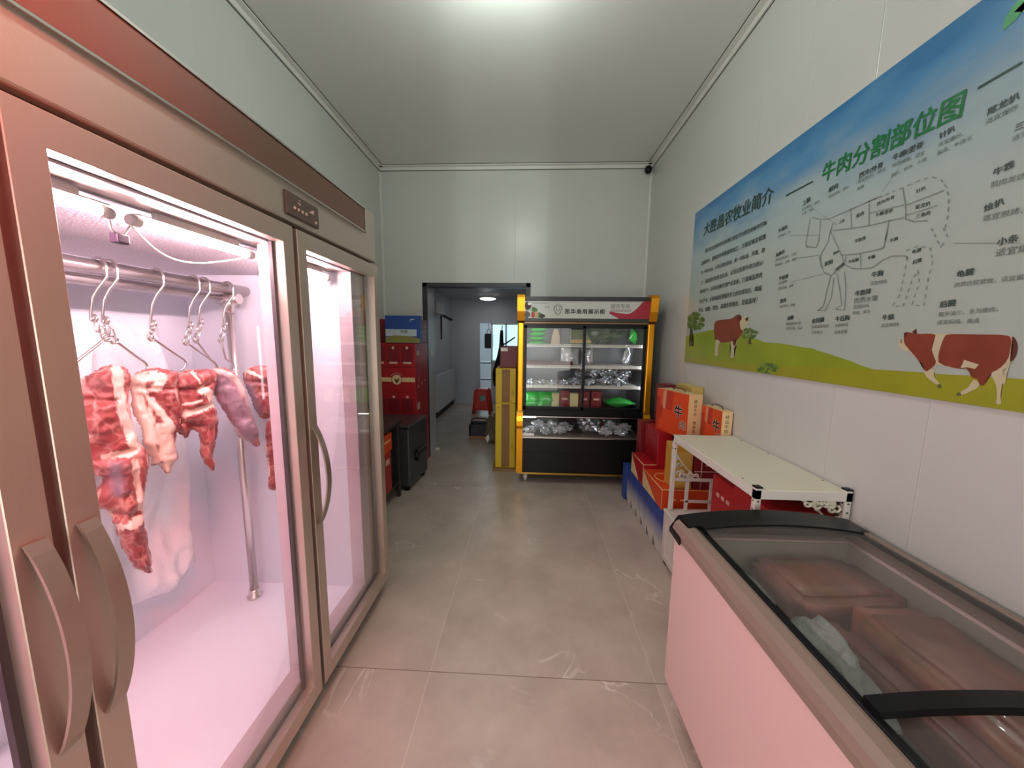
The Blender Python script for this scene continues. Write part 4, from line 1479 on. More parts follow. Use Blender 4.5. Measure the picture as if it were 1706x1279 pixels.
# silver packs in the open tray
k = 0
for row, y in ((0, 0.08), (1, 0.17)):
    for i in range(8):
        x = 0.03+0.160*i+0.08*row
        if x > 1.1 or 0.50 < x < 0.82:
            continue
        hz = 0.04*row
        left = x < 0.58
        goods('vacuum_pack', films[k % 3], 'crumpled clear vacuum pack in the %s half of the open tray' % ('left' if left else 'right'), 'pack', 'vacuum packs in the %s half of the tray' % ('left' if left else 'right'),
              (x, CYF+y+0.02+0.06*row, 0.513), rnd.uniform(0, 6), 1.12+0.2*row)
        k += 1
goods('foil_bag', foils[1], 'largest dull grey bag standing in the middle of the open tray', 'bag', None, (0.66, CYF+0.2, 0.513), 0.4, 1.9)
goods('foil_bag', foils[2], 'big pale bag at the right end behind the packs of the open tray', 'bag', None, (0.98, CYF+0.52, 0.513), 1.4, 2.0)

# ================================================================= left back corner
BLKS = mat('dark_table_steel', '4a4142', rough=0.35, metal=0.6)
t = thing('work_table', 'dark steel work table with an undershelf beside the glass fridge', 'table', (-1.5, 2.75, 0))
TY0, TY1, TXR, TXL = 2.12, 3.27, -1.205, -1.77
obj('tabletop', B().box(TXL, TXR, TY0, TY1, 0.715, 0.75, bev=0.006), BLKS, t)
obj('undershelf', B().box(TXL+0.02, TXR-0.015, TY0+0.03, TY1-0.03, 0.14, 0.165, bev=0.004), BLKS, t)
for x in (TXL+0.03, TXR-0.03):
    for y in (TY0+0.04, TY1-0.04):
        obj('leg', B().box(x-0.02, x+0.02, y-0.02, y+0.02, 0.0, 0.72, bev=0.004), BLKS, t)
obj('side_panel', B().box(TXR-0.05, TXR-0.04, 3.07, TY1-0.06, 0.165, 0.715), M['blackm'], t)


def card(name, label, x0, x1, y0, y1, z0, z1, m, bev=0.004, group=None):
    t = thing(name, label, 'box', ((x0+x1)/2, (y0+y1)/2, z0), group=group)
    body = obj('carton', B().box(x0, x1, y0, y1, z0, z1, bev=bev), m, t)
    return t


t = card('carton', 'orange carton on top of the red one on the undershelf of the dark table', -1.60, -1.215, 2.62, 3.05, 0.53, 0.69, M['orange'])
obj('print_band', B().box(-1.2155, -1.214, 2.66, 3.02, 0.62, 0.635), M['cream'], t)
t = card('carton', 'red carton standing on the undershelf of the dark table under the orange one', -1.60, -1.215, 2.62, 3.02, 0.166, 0.529, M['red'])
obj('print_label', B().box(-1.2155, -1.214, 2.90, 2.98, 0.42, 0.47), M['pink_label'], t)

t = thing('cooler_chest', 'dark grey chest cooler with steel lid standing behind the dark table', 'cooler', (-1.45, 3.65, 0))
Rm = Matrix.Translation((-1.155, 3.33, 0)) @ Matrix.Rotation(radians(-4), 4, 'Z')
obj('body', B().box(-0.60, 0.0, 0.0, 0.50, 0.05, 0.64, bev=0.015, M=Rm), mat('cooler_grey', '3c3b3d', rough=0.4), t)
lid = obj('lid', B().box(-0.605, 0.008, -0.008, 0.508, 0.642, 0.675, bev=0.012, M=Rm), mat('lid_steel', '5e585a', rough=0.3, metal=0.6), t)
obj('hinge_clip', B().box(-0.22, -0.16, 0.1, 0.12, 0.674, 0.684, M=Rm), M['chrome'], lid)
obj('grip', B().box(0.0, 0.03, 0.12, 0.40, 0.31, 0.37, bev=0.012, M=Rm).box(0.0, 0.035, 0.14, 0.17, 0.27, 0.40, bev=0.01, M=Rm), M['black'], t)
for a, c in ((-0.55, 0.05), (-0.05, 0.05), (-0.55, 0.45), (-0.05, 0.45)):
    obj('foot', B().lathe([(0.03, 0), (0.03, 0.05)], Rm @ Vector((a, c, 0)), 12), M['black'], t)

# stack of red gift boxes
SX0, SX1, SY0, SY1 = -1.76, -1.25, 3.88, 4.36


def red_layer(label, z0, z1, x1=SX1):
    return card('gift_box', label, SX0, x1, SY0, SY1, z0, z1, M['red'], group=None)


def disc(b, cx, cz, r, y, mi=0, n=20):
    b.add([(cx+r*cos(2*pi*k/n), y, cz+r*sin(2*pi*k/n)) for k in range(n)], [list(range(n))], mi)


t = red_layer('tall red gift box at the bottom of the stack behind the grey chest cooler', 0.0, 0.915)
for k in range(3):
    xx = SX1-0.10-k*0.155
    q = B()
    disc(q, xx, 0.865, 0.016, SY0-0.001)
    q.box(xx-0.058, xx+0.058, SY0-0.001, SY0, 0.70, 0.705)
    obj('round_mark', q, M['pink_label'], t)
    obj('panel', B().box(xx-0.068, xx+0.068, SY0-0.004, SY0+0.002, 0.69, 0.845, bev=0.01), M['dred'], t)
obj('side_label', B().box(SX1-0.001, SX1+0.001, SY0+0.03, SY0+0.13, 0.71, 0.79), M['pink_label'], t)
t = red_layer('red gift box with cream ribbon and round bull emblem in the stack', 0.916, 1.200)
q = B().box(SX0+0.01, SX1-0.275, SY0-0.0015, SY0, 1.035, 1.085).box(SX1-0.155, SX1-0.01, SY0-0.0015, SY0, 1.035, 1.085)
obj('ribbon_print', q, M['cream'], t)
q = B()
cxx = SX1-0.215
disc(q, cxx, 1.06, 0.056, SY0-0.0012, 0)
disc(q, cxx, 1.06, 0.049, SY0-0.0018, 1)
q.poly([(cxx-0.034, SY0-0.0024, 1.075), (cxx-0.01, SY0-0.0024, 1.062), (cxx+0.01, SY0-0.0024, 1.062), (cxx+0.034, SY0-0.0024, 1.078), (cxx+0.02, SY0-0.0024, 1.045), (cxx+0.008, SY0-0.0024, 1.022), (cxx-0.008, SY0-0.0024, 1.022), (cxx-0.02, SY0-0.0024, 1.045)], 2)
obj('emblem', q, [M['pink_label'], M['cream'], mat('emblem_brown', '5e3a2c', rough=0.5)], t)
q = B()
for k in range(7):
    a = radians(140-k*16)
    q.box(cxx+0.075*cos(a)-0.005, cxx+0.075*cos(a)+0.005, SY0-0.0012, SY0, 1.06+0.075*sin(a)-0.005, 1.06+0.075*sin(a)+0.004)
disc(q, SX1-0.40, 1.165, 0.014, SY0-0.001)
obj('small_marks', q, M['pink_label'], t)
q = B()
for k in range(3):
    q.box(SX1-0.001, SX1+0.001, SY0+0.08+k*0.13, SY0+0.11+k*0.13, 0.96+k*0.02, 0.99+k*0.02)
q.box(SX1-0.001, SX1+0.001, SY0+0.1, SY0+0.115, 1.03, 1.09)
obj('side_marks', q, M['pink_label'], t)
t = red_layer('red gift box of three panels with white labels under the blue one', 1.201, 1.466)
for k in range(3):
    xx = SX1-0.09-k*0.155
    obj('panel', B().box(xx-0.066, xx+0.066, SY0-0.005, SY0+0.002, 1.26, 1.44, bev=0.012), M['dred'], t)
    q = B().box(xx-0.046, xx+0.046, SY0-0.006, SY0-0.004, 1.238, 1.26)
    disc(q, xx, 1.415, 0.016, SY0-0.0062)
    obj('white_label', q, M['pink_label'], t)
obj('side_label', B().box(SX1-0.001, SX1+0.001, SY0+0.06, SY0+0.14, 1.33, 1.38), M['pink_label'], t)
t = card('gift_box', 'dark red flower-printed gift box on top of the stack behind the blue one', SX0, SX1, SY0+0.17, SY1, 1.467, 1.735, M['dred'])
q = B()
for k in range(6):
    yy = SY0+0.22+k*0.04
    zz = 1.52+0.17*((k*37) % 10)/10
    q.add([(SX1+0.001, yy+0.012*cos(2*pi*j/8), zz+0.018*sin(2*pi*j/8)) for j in range(8)], [list(range(8))])
obj('flower_print', q, M['pink_label'], t)
t = thing('gift_box', 'flat blue gift box with sky and meadow picture leaning on top of the red stack', 'box', (-1.37, 3.95, 1.467))
bx0, bx1, bz0, bz1 = -1.575, -1.185, 1.467, 1.765
obj('carton', B().box(bx0, bx1, SY0-0.01, SY0+0.07, bz0, bz1, bev=0.004), M['blue'], t)
yf = SY0-0.0112
q = B()
q.box(bx0+0.005, bx1-0.04, yf, yf+0.001, bz0+0.075, bz0+0.15, 0)
q.poly([(bx0+0.004, yf-0.0004, bz0+0.004), (bx1-0.004, yf-0.0004, bz0+0.004), (bx1-0.004, yf-0.0004, bz0+0.05), (bx0+0.24, yf-0.0004, bz0+0.08), (bx0+0.1, yf-0.0004, bz0+0.085), (bx0+0.004, yf-0.0004, bz0+0.06)], 1)
q.poly([(bx0+0.03, yf-0.0004, bz0+0.12), (bx0+0.08, yf-0.0004, bz0+0.155), (bx0+0.12, yf-0.0004, bz0+0.13), (bx0+0.16, yf-0.0004, bz0+0.10), (bx0+0.05, yf-0.0004, bz0+0.09)], 0)
q.poly([(bx0+0.27, yf, bz1-0.05), (bx0+0.30, yf, bz1-0.03), (bx0+0.34, yf, bz1-0.045), (bx0+0.30, yf, bz1-0.045)], 0).box(bx0+0.27, bx0+0.30, yf, yf+0.001, bz1-0.062, bz1-0.057, 0)
write(q, '牧场', frame_fn((bx0+0.10, yf-0.0006, bz1-0.11), (1, 0, 0), (0, 0, 1)), 0.07, 2, spacing=0.01)
write(q, '牛肉', frame_fn((bx0+0.17, yf-0.0006, bz0+0.11), (1, 0, 0), (0, 0, 1)), 0.04, 3, bold=0.02)
obj('cover_print', q, [mat('cloud_print', 'b9c4cc', rough=0.5), mat('meadow_print', '8c8446', rough=0.5), mat('deep_blue', '2e3f86', rough=0.5), M['ink']], t)

# ================================================================= yellow boxes at the doorway
Ymat = M['yellow']
def yellow(label, z0, z1):
    x0, x1, y0, y1 = -0.368, -0.135, 3.99, 4.37
    t = thing('gift_carton', label, 'box', ((x0+x1)/2, (y0+y1)/2, z0))
    obj('carton', B().box(x0, x1, y0, y1, z0, z1, bev=0.008), Ymat, t)
    q = B().box(x0+0.072, x0+0.165, y0-0.0015, y0, z0+0.01, z1-0.01, 0)
    for k in range(5):
        q.box(x0+0.082+k*0.016, x0+0.086+k*0.016, y0-0.0022, y0-0.001, z0+0.06, z1-0.05, 1)
    obj('brown_panel', q, [M['brown'], mat('panel_line_%s' % int(z0*10), 'a67c3e', rough=0.5)], t)
    q = B().box(x0+0.025, x0+0.042, y0-0.0015, y0, z1-0.06, z1-0.052).box(x0+0.025, x0+0.042, y0-0.0015, y0, z1-0.045, z1-0.041)
    obj('corner_mark', q, mat('olive_ink_%s' % int(z0*10), '6c5a1e', rough=0.5), t)
    q = B()
    write(q, '土特产', frame_fn((x1-0.05, y0-0.0016, z0+(z1-z0)*0.36), (1, 0, 0), (0, 0, 1)), 0.026, vertical=True, spacing=0.006)
    obj('side_writing', q, mat('olive_writing_%s' % int(z0*10), '5a4a18', rough=0.5), t)
    return t


yellow('lower tall yellow gift box standing on cardboard by the gold post at the doorway', 0.03, 0.795)
yellow('upper yellow gift box with brown panel, stacked at the doorway', 0.796, 1.195)
solo('cardboard_sheet', B().box(-0.40, -0.115, 3.94, 4.38, 0.0, 0.029, bev=0.004), mat('cardboard', '96704c', rough=0.8, noise_amt=0.1), 'brown cardboard base under the yellow boxes at the doorway', 'cardboard')
t = thing('storage_box', 'dark red box with a white label standing on the yellow boxes', 'box', (-0.22, 4.22, 1.196))
obj('carton', B().box(-0.325, -0.12, 4.05, 4.36, 1.196, 1.44, bev=0.008), mat('maroon_box', '6e1f22', rough=0.5), t)
obj('white_label', B().box(-0.315, -0.235, 4.048, 4.05, 1.385, 1.425), M['label'], t)
solo('black_stick', B().tube([(-0.33, 4.2, 1.448), (-0.27, 4.2, 1.47), (-0.16, 4.2, 1.545)], [0.008, 0.009, 0.008]), M['black'], 'black stick lying askew on the dark red box by the doorway', 'stick', origin=(-0.3, 4.2, 1.44))

# ================================================================= chest freezer at the right front
FM = Matrix.Translation((0.612, 1.40, 0)) @ Matrix.Rotation(radians(1.0), 4, 'Z')
FWD_W, FL = 0.706, 1.78            # width across, length toward the viewer
fz = thing('chest_freezer', 'pale chest freezer with black-edged curved sliding glass lids below the poster', 'freezer', (0.95, 0.6, 0))


def fb(b, a0, a1, l0, l1, z0, z1, mi=0, bev=0.0):
    return b.box(a0, a1, -l1, -l0, z0, z1, mi, bev, M=FM)


def fp(a, l, z):
    return FM @ Vector((a, -l, z))


wm = mat('freezer_pale_pink', 'e2bfbb', rough=0.35)
b = B()
fb(b, 0, 0.06, 0, FL, 0.085, 0.765, bev=0.008)
fb(b, FWD_W-0.06, FWD_W, 0, FL, 0.085, 0.765, bev=0.008)
fb(b, 0.05, FWD_W-0.05, 0, 0.06, 0.085, 0.765, bev=0.008)
fb(b, 0.05, FWD_W-0.05, FL-0.06, FL, 0.085, 0.765, bev=0.008)
fb(b, 0.05, FWD_W-0.05, 0.05, FL-0.05, 0.085, 0.30)
obj('cabinet', b, wm, fz)
inn = mat('freezer_lining', 'a89f94', rough=0.5)
b = B()
fb(b, 0.06, 0.064, 0.06, FL-0.06, 0.30, 0.76)
fb(b, FWD_W-0.064, FWD_W-0.06, 0.06, FL-0.06, 0.30, 0.76)
fb(b, 0.06, FWD_W-0.06, 0.06, 0.064, 0.30, 0.76)
fb(b, 0.06, FWD_W-0.06, FL-0.064, FL-0.06, 0.30, 0.76)
fb(b, 0.06, FWD_W-0.06, 0.06, FL-0.06, 0.30, 0.304)
obj('lining', b, inn, fz)
rim_m = mat('rim_grey', '8c786e', rough=0.4)
for s in (0, 1):
    pr = [(-0.010, 0.757), (-0.014, 0.785), (-0.006, 0.806), (0.012, 0.819), (0.036, 0.823), (0.046, 0.820), (0.048, 0.762)]
    q = B()
    pts = [(a if s == 0 else FWD_W-a, z) for a, z in pr]
    n = len(pts)
    vs = [fp(a, 0.012, z) for a, z in pts]+[fp(a, FL-0.012, z) for a, z in pts]
    q.add(vs, [[i, (i+1) % n, n+(i+1) % n, n+i] for i in range(n)]+[list(range(n))[::-1], list(range(n, 2*n))], 0, False)
    obj('rim', q, rim_m, fz)


def arch(a, base=0.818, rise=0.034):
    t = (a-FWD_W/2)/(FWD_W/2)
    return base+rise*(1-t*t)


# black end caps, arched, with rounded front corner
for l0, l1, nm in ((-0.012, 0.085, 0), (FL-0.085, FL+0.012, 1)):
    vs, fs = [], []
    n = 24
    for i in range(n+1):
        a = -0.016+(FWD_W+0.032)*i/n
        e = min(1.0, min(a+0.016, FWD_W+0.016-a)/0.035)
        drop = 0.045*(1-sqrt(max(0, 1-(1-e)**2)))
        top = arch(a)+0.006-drop
        for l, z in ((l0, 0.752), (l0, top-0.006), (l0+0.008, top), (l1, top-0.003), (l1, top-0.03), (l0+0.02, 0.752)):
            vs.append(fp(a, l, z))
    k = 6
    for i in range(n):
        for j in range(k):
            fs.append([i*k+j, i*k+(j+1) % k, (i+1)*k+(j+1) % k, (i+1)*k+j])
    fs += [list(range(k)), [n*k+j for j in range(k)][::-1]]
    obj('end_cap', B().add(vs, fs, 0, False), M['black'], fz)
b = B()
fb(b, 0.048, 0.070, 0.03, FL-0.03, 0.78, 0.821, bev=0.004)
fb(b, FWD_W-0.060, FWD_W-0.046, 0.03, FL-0.03, 0.806, 0.824, bev=0.003)
obj('slide_track', b, M['black'], fz)


def lid(l0, l1, dz):
    n = 20
    vs, fs = [], []
    for i in range(n+1):
        a = 0.064+(FWD_W-0.120)*i/n
        for l in (l0, l1):
            vs.append(fp(a, l, arch(a)+dz))
    for i in range(n):
        fs.append([2*i, 2*i+1, 2*i+3, 2*i+2])
    o = obj('glass_lid', B().add(vs, fs, 0, True), M['glass2'], fz)
    for la, lb in ((l0, l0+0.028), (l1-0.034, l1)):
        q = B()
        vs, fs = [], []
        for i in range(n+1):
            a = 0.06+(FWD_W-0.12)*i/n
            z = arch(a)+dz
            for l, zz in ((la, z-0.010), (la, z+0.006), (lb, z+0.006), (lb, z-0.010)):
                vs.append(fp(a, l, zz))
        for i in range(n):
            for j in range(4):
                fs.append([i*4+j, i*4+(j+1) % 4, i*4+4+(j+1) % 4, i*4+4+j])
        fs += [[0, 1, 2, 3], [4*n+3, 4*n+2, 4*n+1, 4*n]]
        q.add(vs, fs, 0, False)
        obj('lid_bar', q, M['black'], o)


lid(0.085, 0.775, 0.0)
lid(0.735, FL-0.09, -0.016)
for a in (0.08, FWD_W-0.08):
    for l in (0.1, FL-0.1):
        obj('foot', B().lathe([(0.03, 0.0), (0.034, 0.03), (0.02, 0.085)], fp(a, l, 0), 14), M['black'], fz)

# frozen goods inside
fm_ = mat('frozen_meat', '8f5a4e', rough=0.35, noise_amt=0.35, noise_scale=7, coat=0.5)
fm2 = mat('frozen_meat_dark', '74403a', rough=0.4, noise_amt=0.4, noise_scale=9, coat=0.5)


def slab(label, a0, a1, l0, l1, z0, z1, m, rz=0.0):
    bm = bmesh.new()
    bmesh.ops.create_cube(bm, size=1)
    bmesh.ops.bevel(bm, geom=bm.edges[:], offset=0.12, segments=3, affect='EDGES')
    bmesh.ops.subdivide_edges(bm, edges=bm.edges[:], cuts=3, use_grid_fill=True)
    Rz = Matrix.Rotation(rz, 4, 'Z')
    for v in bm.verts:
        p = Vector((v.co.x*(a1-a0), v.co.y*(l1-l0), v.co.z*(z1-z0)))
        nn = noise.noise(Vector((p.x*9+a0*7, p.y*9+l0*5, p.z*9)))
        if v.co.z > -0.3:
            p.z += 0.010*nn
        v.co = FM @ (Vector(((a0+a1)/2, -(l0+l1)/2, (z0+z1)/2)) + Rz @ p)
    t = solo('frozen_meat_pack', B().bmesh(bm, 0, None, True), m, label, 'meat pack')
    return t


slab('lowest wide frozen meat slab filling the freezer floor at the far end', 0.075, 0.63, 0.08, 0.86, 0.305, 0.575, fm2)
slab('frozen meat slab behind the clear bag near the far end of the freezer', 0.24, 0.625, 0.09, 0.33, 0.58, 0.725, fm_, 0.03)
slab('big frozen meat slab wrapped in film under the middle of the far glass lid', 0.375, 0.63, 0.35, 0.84, 0.58, 0.74, fm_, -0.01)
slab('long dark frozen strip between the clear bag and the big slab in the freezer', 0.295, 0.365, 0.36, 0.84, 0.58, 0.69, fm2, 0.01)
slab('frozen meat slab under the near glass lid of the freezer, left one', 0.08, 0.34, 0.90, 1.35, 0.305, 0.63, fm2, 0.02)
slab('frozen meat slab under the near glass lid of the freezer, right one', 0.37, 0.63, 0.90, 1.40, 0.305, 0.66, fm_, -0.03)
clear = mat('clear_bag', '989c97', rough=0.22, bump=0.9, bump_scale=38)
bm = bmesh.new()
bmesh.ops.create_icosphere(bm, subdivisions=4, radius=1)
for v in bm.verts:
    d = v.co.copy()
    k = 1+0.28*noise.noise(d*1.8+Vector((4, 1, 2)))+0.16*abs(noise.noise(d*4.3))
    p = Vector((d.x*0.082*k, d.y*0.15*k, d.z*0.07*k))
    p.z += 0.05*max(0, d.z)**3*(1+noise.noise(d*3))
    v.co = FM @ (Vector((0.182, -0.52, 0.65))+p)
solo('clear_bag', B().bmesh(bm, 0, None, True), clear, 'crumpled clear plastic bag bulging against the left side inside the freezer', 'bag')
bm = bmesh.new()
bmesh.ops.create_icosphere(bm, subdivisions=4, radius=1)
for v in bm.verts:
    d = v.co.copy()
    k = 1+0.25*noise.noise(d*2+Vector((9, 1, 2)))+0.14*abs(noise.noise(d*5))
    v.co = FM @ (Vector((0.155, -0.24, 0.645))+Vector((d.x*0.07*k, d.y*0.12*k, d.z*0.065*k)))
solo('clear_bag', B().bmesh(bm, 0, None, True), clear, 'smaller folded clear bag in the far left corner inside the freezer', 'bag')
bm = bmesh.new()
bmesh.ops.create_icosphere(bm, subdivisions=4, radius=1)
for v in bm.verts:
    d = v.co.copy()
    k = 1+0.25*noise.noise(d*2+Vector((3, 7, 2)))+0.14*abs(noise.noise(d*5))
    v.co = FM @ (Vector((0.20, -1.0, 0.69))+Vector((d.x*0.09*k, d.y*0.13*k, d.z*0.055*k)))
solo('clear_bag', B().bmesh(bm, 0, None, True), clear, 'grey clear bag lying under the near glass lid of the freezer', 'bag')

# ================================================================= white box with the rack on it
t = thing('white_cabinet', 'low white cabinet with a framed side panel under the white metal rack', 'cabinet', (1.15, 1.92, 0))
wb = mat('cabinet_white', 'ddd6cf', rough=0.4)
X0, X1, Y0_, Y1_, ZT = 0.955, 1.350, 1.475, 2.365, 0.386
obj('body', B().box(X0+0.008, X1, Y0_, Y1_, 0.03, ZT-0.02, bev=0.006), wb, t)
obj('top', B().box(X0-0.006, X1, Y0_-0.004, Y1_+0.004, ZT-0.022, ZT, bev=0.006), wb, t)
q = B()
for (ya, yb, za, zb) in ((Y0_, Y0_+0.05, 0.03, ZT-0.022), (Y1_-0.05, Y1_, 0.03, ZT-0.022), (Y0_+0.05, Y1_-0.05, 0.03, 0.08), (Y0_+0.05, Y1_-0.05, ZT-0.07, ZT-0.022)):
    q.box(X0-0.002, X0+0.009, ya, yb, za, zb, bev=0.003)
obj('side_frame', q, wb, t)
for x in (X0+0.03, X1-0.03):
    for y in (Y0_+0.04, Y1_-0.04):
        obj('foot', B().box(x-0.02, x+0.02, y-0.02, y+0.02, 0.0, 0.032), M['black'], t)

RX0, RX1, RY0, RY1, RZT = 0.972, 1.366, 1.478, 2.355, 0.912
t = thing('metal_rack', 'white metal kitchen rack with scrolled corner brackets standing on the white cabinet', 'rack', (1.17, 1.92, ZT))
obj('shelf_board', B().box(RX0+0.004, RX1-0.004, RY0+0.004, RY1-0.004, RZT-0.012, RZT, bev=0.003), M['ivory'], t)
q = B()
q.box(RX0, RX0+0.016, RY0, RY1, RZT-0.04, RZT-0.002).box(RX1-0.016, RX1, RY0, RY1, RZT-0.04, RZT-0.002)
q.box(RX0, RX1, RY0, RY0+0.016, RZT-0.04, RZT-0.002).box(RX0, RX1, RY1-0.016, RY1, RZT-0.04, RZT-0.002)
obj('rail_frame', q, M['white'], t)
q = B()
for y in (RY0+0.13, RY0+0.5, RY1-0.12):
    for x in (RX0+0.02, RX1-0.02):
        q.lathe([(0.004, 0.0), (0.003, 0.002), (0, 0.0025)], (x, y, RZT), 8)
obj('screw_head', q, M['groove'], t)
for x in (RX0, RX1-0.026):
    for y in (RY0, RY1-0.026):
        lg = B().box(x, x+0.026, y, y+0.026, ZT+0.002, RZT+(0.006 if y == RY0 else -0.001), bev=0.003)
        lo = obj('leg', lg, M['white'], t)
        q = B()
        for z in (RZT-0.05, RZT-0.09):
            q.lathe([(0.005, 0), (0.004, 0.0015), (0, 0.002)], (x+0.013, y, z), 8, M=Matrix.Rotation(pi/2, 3, 'X'))
            q.lathe([(0.005, 0), (0.004, 0.0015), (0, 0.002)], (x, y+0.013, z), 8, M=Matrix.Rotation(-pi/2, 3, 'Y'))
        obj('bolt', q, M['groove'], lo)
        if y == RY0:
            obj('leg_cap', B().box(x-0.002, x+0.028, y-0.002, y+0.028, RZT+0.006, RZT+0.014, bev=0.003), M['black'], lo)
q = B()
ye = RY1-0.02
q.box(RX0+0.02, RX1-0.02, ye, ye+0.012, 0.595, 0.615)
for x in (1.075, 1.235):
    q.box(x, x+0.02, ye, ye+0.012, ZT+0.004, 0.60)
q.box(1.08, 1.245, ye, ye+0.012, 0.445, 0.46)
obj('ladder_end', q, M['white'], t)


def scroll(corner, ux, uy, size, nrm):
    """openwork leaf bracket filling a corner"""
    o, ux, uy, nr = Vector(corner), Vector(ux), Vector(uy), Vector(nrm)
    q = B()
    rn = random.Random(3)
    for k in range(26):
        a, c = rn.random(), rn.random()
        if a+c > 1:
            a, c = 1-a, 1-c
        a, c = a*0.95, c*0.95
        if (a+c) > 0.55 and min(a, c) > 0.22:
            continue
        r = size*0.075
        ring = []
        for j in range(9):
            an = 2*pi*j/9*0.8+k
            ring.append(o+ux*(a*size+r*cos(an))+uy*(c*size+r*sin(an)))
        q.tube(ring, size*0.036, 5)
    pts = [o+ux*(size*(1-s))+uy*(size*s)*1.0*(0.35+0.65*s) - uy*0.0 for s in [i/10 for i in range(11)]]
    q.tube(pts, size*0.03, 5)
    return q


obj('bracket', scroll((RX0+0.026, RY1-0.014, 0.617), (1, 0, 0), (0, 0, 1), 0.17, (0, 1, 0)), M['ivory'], t)
obj('bracket', scroll((RX1-0.026, RY0+0.01, RZT-0.042), (-1, 0, 0), (0, 0, -1), 0.17, (0, 1, 0)), M['ivory'], t)

# ================================================================= gift boxes by the right wall


def rcard(name, label, x0, x1, y0, y1, z0, z1, m, rz=0.0, cat='box', group=None):
    t = thing(name, label, cat, ((x0+x1)/2, (y0+y1)/2, z0), rz, group)
    T = ROOT[t.name]
    hx, hy = (x1-x0)/2, (y1-y0)/2
    obj('carton', B().box(-hx, hx, -hy, hy, 0, z1-z0, bev=0.005, M=T), m, t)
    return t, T, hx, hy, z1-z0


# red boxes under the rack
for (lab, y0, y1, z0, z1, x0) in (
        ('red gift box under the rack at its near end, with round printed marks', 1.52, 1.80, 0.387, 0.80, 1.07),
        ('red gift box with pale writing under the middle of the rack', 1.815, 2.06, 0.387, 0.76, 1.10)
        ):
    t, T, hx, hy, h = rcard('gift_box', lab, x0, 1.34, y0, y1, z0, z1, M['red'] if y0 < 2 else M['dred'])
    q = B()
    q2, q3 = B(), B()
    for k in range(3):
        q2.box(-hx-0.0015, -hx, -hy*0.5+k*0.05, -hy*0.5+k*0.05+0.03, h*0.70, h*0.76, M=T)
        q.box(-hx+0.06+k*0.04, -hx+0.085+k*0.04, -hy-0.0015, -hy, h*0.80, h*0.86, M=T)
    for k in range(16):
        a = 2*pi*k/16
        q3.box(0.04+0.03*cos(a)-0.003, 0.04+0.03*cos(a)+0.003, -hy-0.0015, -hy, h*0.75+0.03*sin(a)-0.003, h*0.75+0.03*sin(a)+0.003, M=T)
    obj('side_text', q2, M['pink_label'], t)
    obj('round_mark', q3, M['pink_label'], t)
    obj('front_lettering', q, M['pink_label'], t)

# row of blue and white boxes on the floor
wht = mat('blue_box_white', 'cdc9c2', rough=0.5)
grad = bpy.data.materials.new('blue_to_white_print')
grad.use_nodes = True
_nt = grad.node_tree
_tc = _nt.nodes.new('ShaderNodeTexCoord'); _sp = _nt.nodes.new('ShaderNodeSeparateXYZ')
_nt.links.new(_tc.outputs['Generated'], _sp.inputs[0])
_rp = _nt.nodes.new('ShaderNodeValToRGB')
_rp.color_ramp.elements[0].position = 0.22; _rp.color_ramp.elements[0].color = (*srgb('cfcac2'), 1)
_rp.color_ramp.elements[1].position = 0.72; _rp.color_ramp.elements[1].color = (*srgb('2a4598'), 1)
_nt.links.new(_sp.outputs[2], _rp.inputs[0])
_nt.links.new(_rp.outputs[0], _nt.nodes['Principled BSDF'].inputs['Base Color'])
_nt.nodes['Principled BSDF'].inputs['Roughness'].default_value = 0.45
proto = None
yb = 2.425
for i in range(6):
    nm = ['nearest', 'second nearest', 'third', 'fourth', 'fifth', 'farthest'][i]
    lab = 'blue-and-white gift box in the row standing on the floor, %s one' % nm
    loc = (1.13, yb+0.07+i*0.147, 0.0)
    if proto is None:
        t, T, hx, hy, h = rcard('gift_box', lab, 0.965, 1.295, yb, yb+0.143, 0.0, 0.333, grad, group='blue boxes in a row on the floor')
        q = B()
        q.box(-hx-0.002, -hx, hy-0.012, hy-0.004, 0.01, 0.07, M=T)
        q.prism([T @ Vector((-hx-0.0015, hy-0.045, 0.006)), T @ Vector((-hx-0.0015, hy-0.004, 0.006)), T @ Vector((-hx-0.0015, hy-0.015, 0.055)), T @ Vector((-hx-0.0015, hy-0.03, 0.03))], (0.001, 0, 0))
        obj('corner_picture', q, mat('tree_print', '4a4a3c', rough=0.5), t)
        proto = t
    else:
        dup(proto, loc, 0.0, lab)
solo('gift_box', B().box(0.945, 1.28, 3.315, 3.40, 0.0, 0.34, bev=0.004), M['blue'], 'plain blue box standing alone at the far end of the blue row', 'box')


def lying(label, y0, y1, x0, z0, z1, m, tri):
    t, T, hx, hy, h = rcard('gift_box', label, x0, 1.33, y0, y1, z0, z1, m)
    q = B()
    # cream wedge on the side facing the aisle, pale piping along the top edges
    q.prism([T @ Vector((-hx-0.002, hy-0.01, h*0.92)), T @ Vector((-hx-0.002, hy-0.01, 0.006)), T @ Vector((-hx-0.002, hy-0.01-tri, 0.006))], (0.0012, 0, 0))
    q.tube([T @ Vector((-hx, -hy, h)), T @ Vector((-hx, hy, h))], 0.003, 5)
    q.tube([T @ Vector((-hx, -hy, 0.0)), T @ Vector((-hx, -hy, h)), T @ Vector((hx, -hy, h))], 0.0025, 5)
    obj('pale_print', q, M['cream'], t)
    return t, T, hx, hy, h


